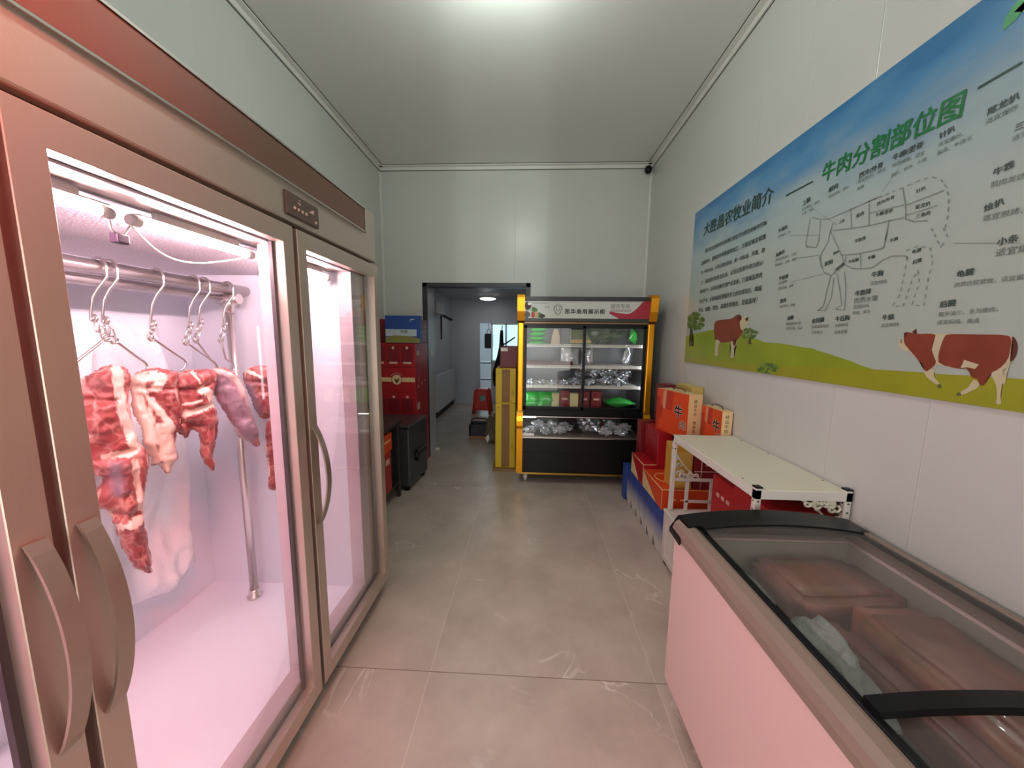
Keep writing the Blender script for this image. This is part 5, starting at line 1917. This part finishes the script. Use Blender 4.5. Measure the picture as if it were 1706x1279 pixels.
lying('dark red flat gift box lying on the far blue boxes behind the orange one', 2.86, 3.19, 0.962, 0.335, 0.515, M['red'], 0.22)
t, T, hx, hy, h = lying('orange flat gift box lying on the near blue boxes, a curl printed on its lid', 2.44, 2.852, 0.962, 0.335, 0.485, M['orange'], 0.30)
ring = [T @ Vector((-hx*0.45+0.07*cos(a), 0.02+0.09*sin(a), h+0.001)) for a in [radians(60+i*20) for i in range(13)]]
obj('lid_curl', B().tube(ring, 0.003, 5), M['cream'], t)
q = B().box(-hx+0.06, -hx+0.10, -hy-0.0015, -hy, h*0.48, h*0.55, M=T).box(-hx+0.13, -hx+0.25, -hy-0.0015, -hy, h*0.48, h*0.55, M=T)
obj('front_print', q, M['cream'], t)
for i, (y0, y1, lab) in enumerate(((2.84, 2.985, 'red upright gift box with ridged sides just behind the gold box'), (2.995, 3.15, 'red upright gift box at the far end of the flat boxes beside the display cabinet'))):
    t, T, hx, hy, h = rcard('gift_box', lab, 1.06, 1.32, y0, y1, 0.517, 0.80, M['red'])
    q = B()
    for k in range(4):
        yy = -hy+0.012+k*(2*hy-0.024)/3
        q.tube([T @ Vector((-hx-0.001, yy, 0.01)), T @ Vector((-hx-0.001, yy, h-0.01))], 0.004, 5)
    obj('side_ridge', q, M['dred'], t)
t, T, hx, hy, h = rcard('gift_box', 'gold upright gift box behind the left leg of the rack on the orange box', 1.03, 1.17, 2.46, 2.60, 0.487, 0.80, mat('gold_card', 'c99a3c', rough=0.4))
obj('side_flap', B().box(-hx+0.01, hx-0.01, -hy-0.002, -hy, 0.02, h-0.04, M=T), mat('gold_card_pale', 'd6ae58', rough=0.45), t)
t, T, hx, hy, h = rcard('gift_box', 'dark red gift box tied with pale string behind the rack beside the gold box', 1.18, 1.36, 2.46, 2.82, 0.487, 0.80, M['dred'])
q = B()
q.tube([T @ Vector((-hx+0.05, -hy-0.002, 0.0)), T @ Vector((-hx+0.05, -hy-0.002, h))], 0.003, 5)
q.tube([T @ Vector((-hx, -hy-0.002, h*0.42)), T @ Vector((hx, -hy-0.002, h*0.42))], 0.003, 5)
q.box(-hx+0.08, -hx+0.15, -hy-0.0015, -hy, h*0.55, h*0.60, M=T)
obj('string', q, M['pink_label'], t)


# upright orange carriers
def carrier(label, C, eL, eR, z0, z1, mark):
    C, eL, eR = Vector((C[0], C[1], 0)), Vector((eL[0], eL[1], 0)), Vector((eR[0], eR[1], 0))
    cen = C+(eL+eR)/2
    t = thing('gift_carrier', label, 'box', (cen.x, cen.y, z0))
    h = z1-z0
    up = Vector((0, 0, 1))
    base = C+up*z0
    nL = eR.normalized()*-1       # outward from the aisle face
    nR = eL.normalized()*-1       # outward from the cream face
    pts = [base, base+eL, base+eL+eR, base+eR]
    obj('carton', B().prism(pts, up*h), M['orange'], t)
    q = B()
    fR = lambda u, v, d=0.0012: base+eR*u+up*(v*h)+nR*d
    q.prism([fR(0.02, 0.0), fR(0.98, 0.0), fR(0.98, 1.0), fR(0.02, 1.0)], nR*0.0006)
    q.prism([base+up*(h+0.0006)+eL*0.0+eR*0.02, base+up*(h+0.0006)+eR*0.98, base+up*(h+0.0006)+eR*0.98+eL*0.98, base+up*(h+0.0006)+eL*0.98+eR*0.02], up*0.0006)
    obj('cream_side', q, M['cream'], t)
    fL = lambda u, v, d=0.0014: base+eL*(1-u)+up*(v*h)+nL*d      # u runs left to right as seen from the aisle
    q = B()
    for u0, u1, v0, v1, mi in ((0.02, 0.10, 0.05, 0.8, 0), (0.22, 0.30, 0.55, 0.98, 1), (0.34, 0.52, 0.55, 0.99, 0), (0.12, 0.2, 0.3, 0.6, 0)):
        q.prism([fL(u0, v0), fL(u1, v0), fL(u1+0.03, v1), fL(u0-0.01, v1)], nL*0.0004, mi)
    obj('flame_print', q, [mat('flame_red', 'b8301c', rough=0.45), mat('flame_pale', 'cf9a78', rough=0.45)], t)
    uL = -eL.normalized()
    ch = min(0.10, eL.length*0.36)
    if mark:
        q = B()
        write(q, '牛', frame_fn(fL(0.60, 0.46, 0.002), uL, up), ch, 0, bold=0.03)
        write(q, '牛', frame_fn(fL(0.60, 0.46, 0.0017), uL, up), ch, 1, bold=0.085)
        write(q, '肉', frame_fn(fL(0.78, 0.22, 0.002), uL, up), ch*0.72, 0, bold=0.0)
        write(q, '肉', frame_fn(fL(0.78, 0.22, 0.0017), uL, up), ch*0.72, 1, bold=0.08)
        obj('brush_writing', q, [M['ink'], M['pink_label']], t)
        q = B()
        wd = eR.length
        write(q, '精品牛肉·健康美味', frame_fn(base+eR*0.5-eR.normalized()*0.014+up*(h*0.82)+nR*0.0024, eR.normalized(), up), 0.028, vertical=True, spacing=0.004)
        obj('side_writing', q, mat('brown_ink', '3e2a18', rough=0.5), t)
    mid = C+(eL+eR)/2+up*z1
    d = eL.normalized()
    q = B().tube([mid-d*0.07, mid-d*0.06+up*0.02, mid+up*0.026, mid+d*0.06+up*0.02, mid+d*0.07], 0.004, 6)
    obj('cord_handle', q, mat('cord_brown', '6c4630', rough=0.6), t)
    return t


carrier('tall orange carrier box with black brush character and cream side, standing on the red boxes', (1.172, 2.607), (-0.094, 0.363), (0.116, 0.030), 0.802, 1.14, True)
carrier('smaller orange carrier box with cream side against the wall behind the rack', (1.292, 2.375), (-0.010, 0.245), (0.072, 0.003), 0.802, 1.068, True)
t, T, hx, hy, h = rcard('gift_box', 'yellow box half hidden behind the tall orange carrier at the wall', 1.278, 1.368, 2.80, 3.08, 0.802, 1.165, mat('pale_yellow_card', 'c9b05c', rough=0.5))
obj('lid_fold', B().box(-hx, hx, -hy, hy, h, h+0.004, M=T), mat('pale_yellow_lid', 'd3bd72', rough=0.5), t)
t, T, hx, hy, h = rcard('gift_box', 'dark red box peeking over the far end of the tall orange carrier', 1.145, 1.27, 3.07, 3.21, 0.802, 1.15, mat('plum_card', '6a1c2c', rough=0.45))
obj('lid_fold', B().box(-hx, hx, -hy, hy, h, h+0.004, M=T), M['dred'], t)
solo('gift_box', B().box(1.03, 1.31, 3.195, 3.30, 0.335, 0.80, bev=0.004), M['dred'], 'tall dark red box hidden behind the red upright boxes at the cabinet', 'box')

# ================================================================= poster board on the right wall
PW = XR-0.012                    # face of the board
PY0, PY1, PZ0, PZ1 = 3.165, 0.30, 1.350, 2.575     # far edge, near edge, bottom, top
t = thing('wall_poster', 'large glossy beef-cut chart poster with blue sky and printed cattle above the freezer', 'poster', (XR-0.006, (PY0+PY1)/2, PZ0))
bd = bpy.data.materials.new('poster_print')
bd.use_nodes = True
_nt = bd.node_tree
_b = _nt.nodes['Principled BSDF']
_b.inputs['Roughness'].default_value = 0.22
_tc = _nt.nodes.new('ShaderNodeTexCoord'); _sp = _nt.nodes.new('ShaderNodeSeparateXYZ')
_nt.links.new(_tc.outputs['Generated'], _sp.inputs[0])
_n = _nt.nodes.new('ShaderNodeTexNoise'); _n.inputs['Scale'].default_value = 2.2; _n.inputs['Detail'].default_value = 3
_mp = _nt.nodes.new('ShaderNodeMapping'); _mp.inputs['Scale'].default_value = (1, 1.0, 2.5)
_nt.links.new(_tc.outputs['Object'], _mp.inputs[0]); _nt.links.new(_mp.outputs[0], _n.inputs['Vector'])
_ma = _nt.nodes.new('ShaderNodeMath'); _ma.operation = 'MULTIPLY_ADD'; _ma.inputs[1].default_value = 0.35; _ma.inputs[2].default_value = -0.17
_nt.links.new(_n.outputs['Fac'], _ma.inputs[0])
_ad = _nt.nodes.new('ShaderNodeMath'); _ad.operation = 'ADD'
_nt.links.new(_sp.outputs[2], _ad.inputs[0]); _nt.links.new(_ma.outputs[0], _ad.inputs[1])
_rp = _nt.nodes.new('ShaderNodeValToRGB')
_e = _rp.color_ramp.elements
_e[0].position = 0.0; _e[0].color = (*srgb('a9b3aa'), 1)
_e[1].position = 0.55; _e[1].color = (*srgb('a3b2ac'), 1)
for p_, c_ in ((0.70, '96adad'), (0.82, '7896a8'), (0.92, '4a83ac'), (1.0, '2e6fa0')):
    el = _e.new(p_); el.color = (*srgb(c_), 1)
_nt.links.new(_ad.outputs[0], _rp.inputs[0])
_nt.links.new(_rp.outputs[0], _b.inputs['Base Color'])
obj('board', B().box(PW, XR-0.0005, PY1, PY0, PZ0, PZ1, bev=0.001), bd, t)


def on(px, py, d=0.0):
    """spot on the poster that the photo shows at this pixel, lifted by d"""
    p = U(px, py, x=PW)
    return Vector((PW-0.0008-d, min(PY0, max(PY1, p.y)), min(PZ1, max(PZ0, p.z))))


def c4(X, Y): return (1130+X/3.366, 280+Y/3.366)
def c6(X, Y): return (1280+X/3.998, 380+Y/3.998)


def patch(b, pts, conv, mi=0, d=0.0):
    if len(pts) > 7:
        pts = smooth_poly(list(pts), 1)
    b.poly([on(*conv(x, y), d=d) for x, y in pts], mi)


# meadow
hill = B()
y_of = lambda px: on(px, 600).y
far = [c4(*q) for q in ((48, 945), (60, 935), (110, 925), (190, 905), (240, 905), (350, 925), (430, 955), (490, 978), (620, 990), (760, 1012), (900, 1060), (976, 1085))]
far += [c6(*q) for q in ((0, 763), (60, 765), (130, 775), (240, 795), (330, 815), (420, 842), (500, 868), (600, 908), (700, 940))][1:]
far = sorted(set(far))
top = [on(*q) for q in far if q[0] <= 1456]
top[0].y = PY0
b_ = B()
for i in range(len(top)-1):
    a, c = top[i], top[i+1]
    b_.add([(a.x, a.y, PZ0+0.001), (c.x, c.y, PZ0+0.001), tuple(c), tuple(a)], [[0, 1, 2, 3]], 0)
near = [c6(*q) for q in ((0, 935), (80, 920), (200, 915), (400, 930), (700, 940), (1000, 958), (1200, 975), (1400, 985), (1703, 1005))]
tp2 = [on(*q, d=0.0003) for q in near]
tp2 += [Vector((tp2[-1].x, PY1, tp2[-1].z-0.0))]
tp2 = [Vector((tp2[0].x, PY0, PZ0+0.03)), Vector((tp2[0].x, (PY0+tp2[0].y)/2, PZ0+0.05))]+tp2
for i in range(len(tp2)-1):
    a, c = tp2[i], tp2[i+1]
    b_.add([(a.x, a.y, PZ0+0.001), (c.x, c.y, PZ0+0.001), tuple(c), tuple(a)], [[0, 1, 2, 3]], 1)
obj('meadow_print', b_, [mat('meadow_green', '86982a', rough=0.3, noise_amt=0.1, noise_scale=5), mat('meadow_olive', '92942a', rough=0.3, noise_amt=0.1, noise_scale=4)], t)


def fluff(pts, conv, rx, ry, n, seed, mi, b, d):
    rn = random.Random(seed)
    cx, cy = pts
    for k in range(n):
        a, r = rn.uniform(0, 2*pi), sqrt(rn.random())
        x, y = cx+rx*r*cos(a), cy+ry*r*sin(a)
        s = rn.uniform(0.16, 0.3)*min(rx, ry)
        patch(b, [(x+s*cos(2*pi*j/7)*rn.uniform(.7, 1.2), y+s*sin(2*pi*j/7)*rn.uniform(.7, 1.2)) for j in range(7)], conv, mi if k % 3 else mi+1, d+0.00002*k)


tr = B()
fluff((98, 860), c4, 46, 46, 60, 1, 0, tr, 0.0006)
patch(tr, [(67, 900), (82, 900), (80, 960), (88, 998), (62, 998), (70, 960)], c4, 2, 0.0005)
obj('tree_print', tr, [mat('tree_green', '4c6b34', rough=0.4), mat('tree_light', '6f8a48', rough=0.4), mat('tree_trunk', '453f2c', rough=0.5)], t)
tr = B()
fluff((403, 928), c4, 46, 30, 50, 2, 0, tr, 0.0006)
patch(tr, [(398, 945), (408, 945), (410, 987), (395, 987)], c4, 2, 0.0005)
obj('tree_print', tr, [bpy.data.materials['tree_green'], bpy.data.materials['tree_light'], bpy.data.materials['tree_trunk']], t)
tr = B()
fluff((505, 1122), c4, 56, 30, 60, 3, 0, tr, 0.0007)
obj('bush_print', tr, [bpy.data.materials['tree_green'], bpy.data.materials['tree_light']], t)

cb_ = mat('cow_brown', '7c3a28', rough=0.4, noise_amt=0.12, noise_scale=9)
cd_ = mat('cow_dark', '57281e', rough=0.4)
cw_ = mat('cow_cream', 'bdb596', rough=0.4)
ch_ = mat('hoof', '5c5a3a', rough=0.5)
# standing cow at the far end
q = B()
patch(q, [(213, 945), (238, 940), (236, 965), (226, 1000), (224, 1050), (204, 1052), (208, 1000)], c4, 1, 0.0008)
patch(q, [(292, 965), (334, 955), (328, 990), (314, 1010), (313, 1062), (293, 1064), (298, 1010)], c4, 1, 0.0008)
patch(q, [(205, 858), (240, 850), (300, 846), (325, 824), (350, 820), (362, 850), (372, 880), (362, 925), (345, 945), (330, 968), (290, 972), (245, 982), (222, 960), (206, 965), (200, 900)], c4, 0, 0.0009)
patch(q, [(350, 850), (368, 832), (388, 832), (398, 846), (394, 868), (380, 890), (370, 912), (352, 905), (346, 870)], c4, 1, 0.0011)
patch(q, [(330, 838), (338, 818), (352, 826), (356, 850), (345, 858)], c4, 2, 0.0012)
patch(q, [(376, 842), (396, 834), (394, 850), (384, 862)], c4, 2, 0.0013)
patch(q, [(308, 960), (330, 955), (326, 985), (316, 1000), (308, 985)], c4, 2, 0.0013)
obj('cow_print', q, [cb_, cw_, cd_], t)
# walking bull at the near end
q = B()
patch(q, [(905, 700), (930, 690), (985, 705), (1120, 700), (1195, 703), (1400, 708), (1590, 710), (1640, 730), (1662, 800), (1630, 880), (1570, 950), (1480, 965), (1400, 1000), (1340, 935), (1240, 935), (1130, 905), (1095, 935), (1045, 960), (1030, 905), (985, 860), (935, 815), (905, 790)], c6, 1, 0.0008)
patch(q, [(905, 705), (930, 690), (985, 705), (1122, 700), (1108, 745), (1088, 795), (1105, 850), (1125, 895), (1095, 930), (1050, 960), (1036, 910), (985, 860), (935, 800), (908, 770)], c6, 0, 0.0010)
patch(q, [(1195, 703), (1400, 708), (1590, 710), (1625, 730), (1620, 800), (1600, 880), (1540, 940), (1480, 965), (1446, 1050), (1410, 1048), (1400, 1000), (1355, 998), (1335, 930), (1280, 940), (1138, 905), (1134, 850), (1150, 790), (1172, 730)], c6, 0, 0.0010)
patch(q, [(1310, 876), (1350, 890), (1408, 908), (1380, 938), (1330, 925), (1284, 932)], c6, 1, 0.0012)
patch(q, [(962, 690), (990, 668), (992, 700), (975, 706)], c6, 2, 0.0012)
patch(q, [(905, 700), (930, 690), (930, 710), (912, 730)], c6, 2, 0.0013)
patch(q, [(868, 745), (890, 730), (908, 760), (912, 785), (938, 812), (915, 825), (890, 808), (872, 785)], c6, 1, 0.0012)
patch(q, [(884, 742), (890, 738), (893, 765), (886, 766)], c6, 2, 0.0014)
patch(q, [(1040, 950), (1098, 930), (1112, 960), (1105, 990), (1150, 1038), (1128, 1046), (1075, 1005), (1050, 985)], c6, 1, 0.0009)
patch(q, [(1130, 1040), (1152, 1038), (1160, 1062), (1135, 1068)], c6, 3, 0.0012)
patch(q, [(1372, 1005), (1415, 1035), (1395, 1065), (1320, 1102), (1280, 1112), (1275, 1095), (1335, 1060)], c6, 1, 0.0009)
patch(q, [(1258, 1098), (1284, 1092), (1290, 1114), (1260, 1118)], c6, 3, 0.0012)
patch(q, [(1485, 958), (1555, 925), (1575, 990), (1556, 1070), (1550, 1130), (1560, 1172), (1518, 1174), (1528, 1110), (1520, 1040), (1500, 1000)], c6, 1, 0.0009)
patch(q, [(1625, 715), (1652, 735), (1668, 790), (1655, 850), (1632, 885), (1610, 890), (1632, 820), (1635, 760)], c6, 2, 0.0012)
patch(q, [(1612, 880), (1622, 890), (1598, 950), (1588, 1000), (1582, 1042), (1562, 1040), (1570, 980), (1590, 930)], c6, 1, 0.0011)
obj('bull_print', q, [cb_, cw_, cd_, ch_], t)

# leaf sprig at the top near corner
q = B()
for pts in (((1671, 52), (1675, 30), (1690, 8), (1706, -10), (1712, 10), (1694, 32)), ((1690, 20), (1730, -20), (1760, -10), (1730, 20))):
    q.poly([on(x, y, 0.0005) for x, y in pts], 0)
obj('leaf_print', q, mat('leaf_green', '2f8a50', rough=0.4), t)


# writing
def line_at(b, text, p0, p1, mi=0, bold=0.0, d=0.0013, hscale=1.0):
    """one line of writing whose baseline runs between two photo pixels"""
    a, c = on(*p0, d=d), U(*p1, x=PW)
    c = Vector((a.x, c.y, c.z))
    L = (c-a).length
    ux = (c-a)/L
    vs, fs = glyphs(text, bold)
    w_ = max(v.x for v in vs)
    s = L/w_
    uz = Vector((0, -ux.z, ux.y)) if ux.y > 0 else Vector((0, ux.z, -ux.y))
    b.add([a+ux*(v.x*s)+uz*(v.y*s*hscale)-Vector((v.z, 0, 0)) for v in vs], fs, mi)


g1 = mat('title_green', '106a36', rough=0.4)
g2 = mat('heading_green', '173a30', rough=0.4)
g3 = mat('caption_ink', '3a4a46', rough=0.5)
g4 = mat('small_ink', '56645f', rough=0.5)
q = B()
line_at(q, '牛肉分割部位图', (1368, 303), (1604, 190), bold=0.028, hscale=1.12)
obj('title_lettering', q, g1, t)
q = B()
for a, c in (((1310, 326), (1355, 302)), ((1630, 147), (1704, 104))):
    A, C = on(*a, d=0.001), on(*c, d=0.001)
    obj('rule_line', B().add([A+Vector((0, 0, 0.004)), C+Vector((0, 0, 0.004)), C-Vector((0, 0, 0.004)), A-Vector((0, 0, 0.004))], [[0, 1, 2, 3]]), g2, t)
line_at(q, '大胜昌农牧业简介', (1172, 392), (1288, 334), bold=0.025)
obj('heading_lettering', q, g2, t)
q = B()
para = [('青山市大胜昌农牧业有限公司位于内蒙古赤峰市巴林', (1175, 421), (1278, 374)),
        ('左旗境内，是集肉牛养殖屠宰加工，冷链运输及销售', (1168, 442), (1276, 397)),
        ('为一体的企业。公司占地百余亩，新一代标准，环境、加', (1168, 457), (1274, 419)),
        ('工一流的现代化牧业企业，公司以优质牛肉为核心', (1168, 474), (1272, 440)),
        ('带动农户，以科技创新引领产业发展，打造高品质肉', (1166, 489), (1270, 461)),
        ('牛全产业，本着诚信经营服务至上的经营理念，竭诚', (1165, 505), (1269, 483)),
        ('安全、健康、绿色。诚邀各界朋友，莅临指导！', (1164, 520), (1262, 503))]
for s_, a, c in para:
    line_at(q, s_, a, c, bold=0.02)
obj('paragraph_lettering', q, g3, t)
H = [('上脑', (1337, 343), (1351, 334)), ('眼肉', (1381, 321), (1397, 312)), ('西冷/外脊', (1431, 297), (1472, 277)), ('牛柳/里脊', (1487, 268), (1539, 244)),
     ('针扒', (1565, 232), (1592, 217)), ('尾龙扒', (1645, 193), (1700, 163)), ('三角尖', (1690, 219), (1745, 196)), ('牛霖', (1655, 294), (1692, 277)), ('烩扒', (1640, 353), (1675, 339)),
     ('小条', (1661, 409), (1698, 401)), ('龟腱', (1594, 462), (1624, 456)), ('后腱', (1566, 512), (1594, 508)), ('牛胸', (1452, 462), (1472, 458)),
     ('牛肋排', (1425, 493), (1452, 488)), ('牛腩', (1470, 533), (1490, 531)), ('牛后胸', (1392, 535), (1416, 532)), ('金钱腱', (1353, 538), (1374, 535)), ('前腱', (1312, 533), (1323, 531)),
     ('筋件', (1300, 505), (1311, 502)), ('牛前腿', (1298, 467), (1314, 462)), ('肩胛芯', (1293, 428), (1308, 421)), ('牛颈肉', (1297, 388), (1312, 380))]
caps = [B() for _ in H]
for b_, (s_, a, c) in zip(caps, H):
    line_at(b_, s_, a, c, 0, bold=0.03)
Sx = [('适宜爆炒、煎烤', (1336, 352), (1366, 337)), ('火锅、煎扒', (1336, 359), (1356, 350)), ('适宜煎烤、煎扒', (1380, 331), (1415, 313)), ('适宜煎扒、烧烤', (1429, 306), (1476, 284)), ('煎烤', (1428, 318), (1440, 312)),
      ('肉质细嫩，适宜', (1487, 279), (1541, 257)), ('煎扒、煎烤、火锅', (1485, 296), (1544, 267)), ('适宜爆炒、', (1563, 245), (1606, 226)), ('酱卤、牛肉干', (1561, 259), (1620, 232)),
      ('适宜爆炒', (1642, 208), (1697, 181)), ('适宜煎', (1687, 236), (1730, 216)), ('肌肉发达，适宜', (1650, 313), (1760, 282)), ('适宜煎烤、爆炒、', (1637, 369), (1760, 342)),
      ('适宜爆炒、', (1658, 427), (1745, 413)), ('肉质比较紧致，适宜酱卤', (1590, 478), (1720, 463)), ('筋多油少，多为瘦肉，', (1564, 527), (1664, 518)), ('适宜焖炖、酱卤', (1562, 540), (1632, 537)),
      ('适宜焖炖', (1450, 475), (1478, 471)), ('肉质水嫩', (1423, 505), (1463, 500)), ('适宜焖炖', (1422, 514), (1448, 511)), ('煎烤、煲汤', (1421, 524), (1450, 521)), ('适宜焖炖', (1468, 545), (1498, 543)),
      ('肉质鲜红', (1391, 545), (1414, 543)), ('适宜涮锅', (1390, 556), (1412, 554)), ('筋肉紧致相间', (1352, 547), (1381, 545)), ('适宜酱卤', (1352, 556), (1371, 555)),
      ('筋腱紧致交叉', (1310, 542), (1335, 540)), ('适宜焖炖、酱卤', (1310, 549), (1337, 548)), ('适宜煎炸、烧烤', (1299, 513), (1325, 509)), ('适宜涮锅', (1297, 474), (1312, 470)), ('适宜焖炖、烧烤', (1297, 483), (1322, 477)),
      ('肉质肥瘦适中，口感', (1292, 436), (1327, 424)), ('适宜爆炒、煎烤、涮锅', (1291, 444), (1327, 433)), ('适宜馅料、煎', (1296, 397), (1317, 388))]
for s_, a, c in Sx:
    k = min(range(len(H)), key=lambda i: hypot(H[i][1][0]-a[0], (a[1]-H[i][1][1])*0.7)+(1000 if a[1] < H[i][1][1] else 0))
    line_at(caps[k], s_, a, c, 1)
for b_ in caps:
    obj('caption_lettering', b_, [g3, g4], t)
# line drawing of the ox with its cuts
dg_ = B()


def stroke(pts, wd=0.0022, dash=0, mi=0):
    P = [on(*p, d=0.0012) for p in pts]
    Q = [P[0]]
    for a, c in zip(P, P[1:]):
        n = max(1, int((c-a).length/0.012))
        for k in range(1, n+1):
            Q.append(a+(c-a)*k/n)
    for i, (a, c) in enumerate(zip(Q, Q[1:])):
        if dash and i % 2:
            continue
        d = (c-a)
        if d.length < 1e-6:
            continue
        nn = Vector((0, -d.z, d.y)).normalized()*wd
        dg_.add([a-nn, c-nn, c+nn, a+nn], [[0, 1, 2, 3]], mi)


def c2(X, Y): return (1280+X/7.995, 300+Y/7.995)
def c5(X, Y): return (1290+X/4.1, 100+Y/4.1)


stroke([c2(*p) for p in ((590, 495), (700, 520), (800, 520), (900, 480), (1100, 390), (1350, 280), (1500, 215))])
stroke([c5(*p) for p in ((640, 970), (880, 870), (1000, 820), (1080, 798), (1140, 815), (1180, 870), (1195, 950), (1190, 1060), (1170, 1150), (1140, 1190))], dash=1)
stroke([c5(*p) for p in ((880, 870), (900, 990), (900, 1085), (960, 1105), (1050, 1095))])
stroke([c5(*p) for p in ((905, 990), (1010, 950), (1160, 890))])
stroke([c5(*p) for p in ((905, 1060), (1040, 1020), (1120, 990))])
stroke([c5(*p) for p in ((525, 1010), (530, 1150))])
stroke([c5(*p) for p in ((650, 975), (650, 1130))])
stroke([c5(*p) for p in ((385, 1165), (530, 1150), (650, 1130), (890, 1075))])
stroke([c5(*p) for p in ((655, 1045), (890, 990))])
stroke([c5(*p) for p in ((790, 1090), (760, 1230))])
stroke([c2(*p) for p in ((870, 560), (830, 680), (800, 820), (700, 1000), (690, 1100), (720, 1180))])
stroke([c2(*p) for p in ((840, 690), (890, 800), (960, 950), (1010, 1070), (1000, 1100), (890, 1200))])
stroke([c2(*p) for p in ((700, 540), (680, 800), (640, 900), (520, 880))])
stroke([c2(*p) for p in ((560, 520), (530, 700), (500, 860), (530, 900))])
stroke([c2(*p) for p in ((990, 1000), (1200, 980), (1400, 940), (1540, 900), (1560, 820), (1600, 660))])
stroke([c6(*p) for p in ((520, 185), (510, 240), (560, 268), (640, 270), (700, 262), (760, 215), (830, 185), (920, 185), (930, 200))])
stroke([c6(*p) for p in ((615, 170), (620, 265))])
stroke([c6(*p) for p in ((345, 190), (370, 290), (420, 315), (500, 250))])
stroke([c6(*p) for p in ((420, 315), (390, 420), (370, 520), (330, 548), (380, 550), (420, 470), (440, 330))])
stroke([c6(*p) for p in ((460, 300), (480, 420), (490, 510), (450, 540), (510, 545), (520, 400), (510, 290))])
stroke([c6(*p) for p in ((930, 190), (910, 300), (880, 440), (830, 520), (900, 522), (960, 350), (1000, 280), (1010, 360), (960, 510), (1040, 520), (1070, 330), (1100, 220), (1080, 130))], dash=1)
stroke([c6(*p) for p in ((1170, 0), (1200, 60), (1150, 130), (1120, 60), (1090, 0))], dash=1)
stroke([c6(*p) for p in ((920, 150), (1000, 120), (1080, 130))], dash=1)
for a, c in (((1317, 392), (1368, 392)), ((1327, 430), (1365, 425)), ((1316, 470), (1378, 455)), ((1700, 405), (1590, 405)), ((1560, 190), (1470, 320)), ((1352, 345), (1395, 375))):
    stroke([a, c], 0.0010)
for s_, a, c in (('上脑', (1398, 373), (1408, 368)), ('眼肉', (1427, 363), (1440, 357)), ('西冷/外脊', (1461, 343), (1491, 330)), ('牛柳/里脊', (1459, 361), (1488, 353)), ('针扒', (1527, 322), (1543, 315)),
                 ('尾龙扒', (1525, 349), (1551, 341)), ('三角肉', (1526, 364), (1550, 357)), ('牛肋排', (1424, 405), (1443, 398)), ('牛腩', (1483, 404), (1497, 399)), ('胸肉', (1389, 425), (1399, 420)),
                 ('牛后胸', (1414, 439), (1431, 434)), ('牛胸', (1446, 433), (1459, 429)), ('前胸', (1374, 443), (1388, 438)), ('金钱腱', (1394, 451), (1408, 441)), ('龟腱', (1520, 423), (1536, 418)), ('后腱', (1521, 440), (1537, 435))):
    line_at(dg_, s_, a, c, 1, bold=0.02)
obj('diagram_pattern', dg_, [mat('diagram_grey', '7b8985', rough=0.5), g3], t)
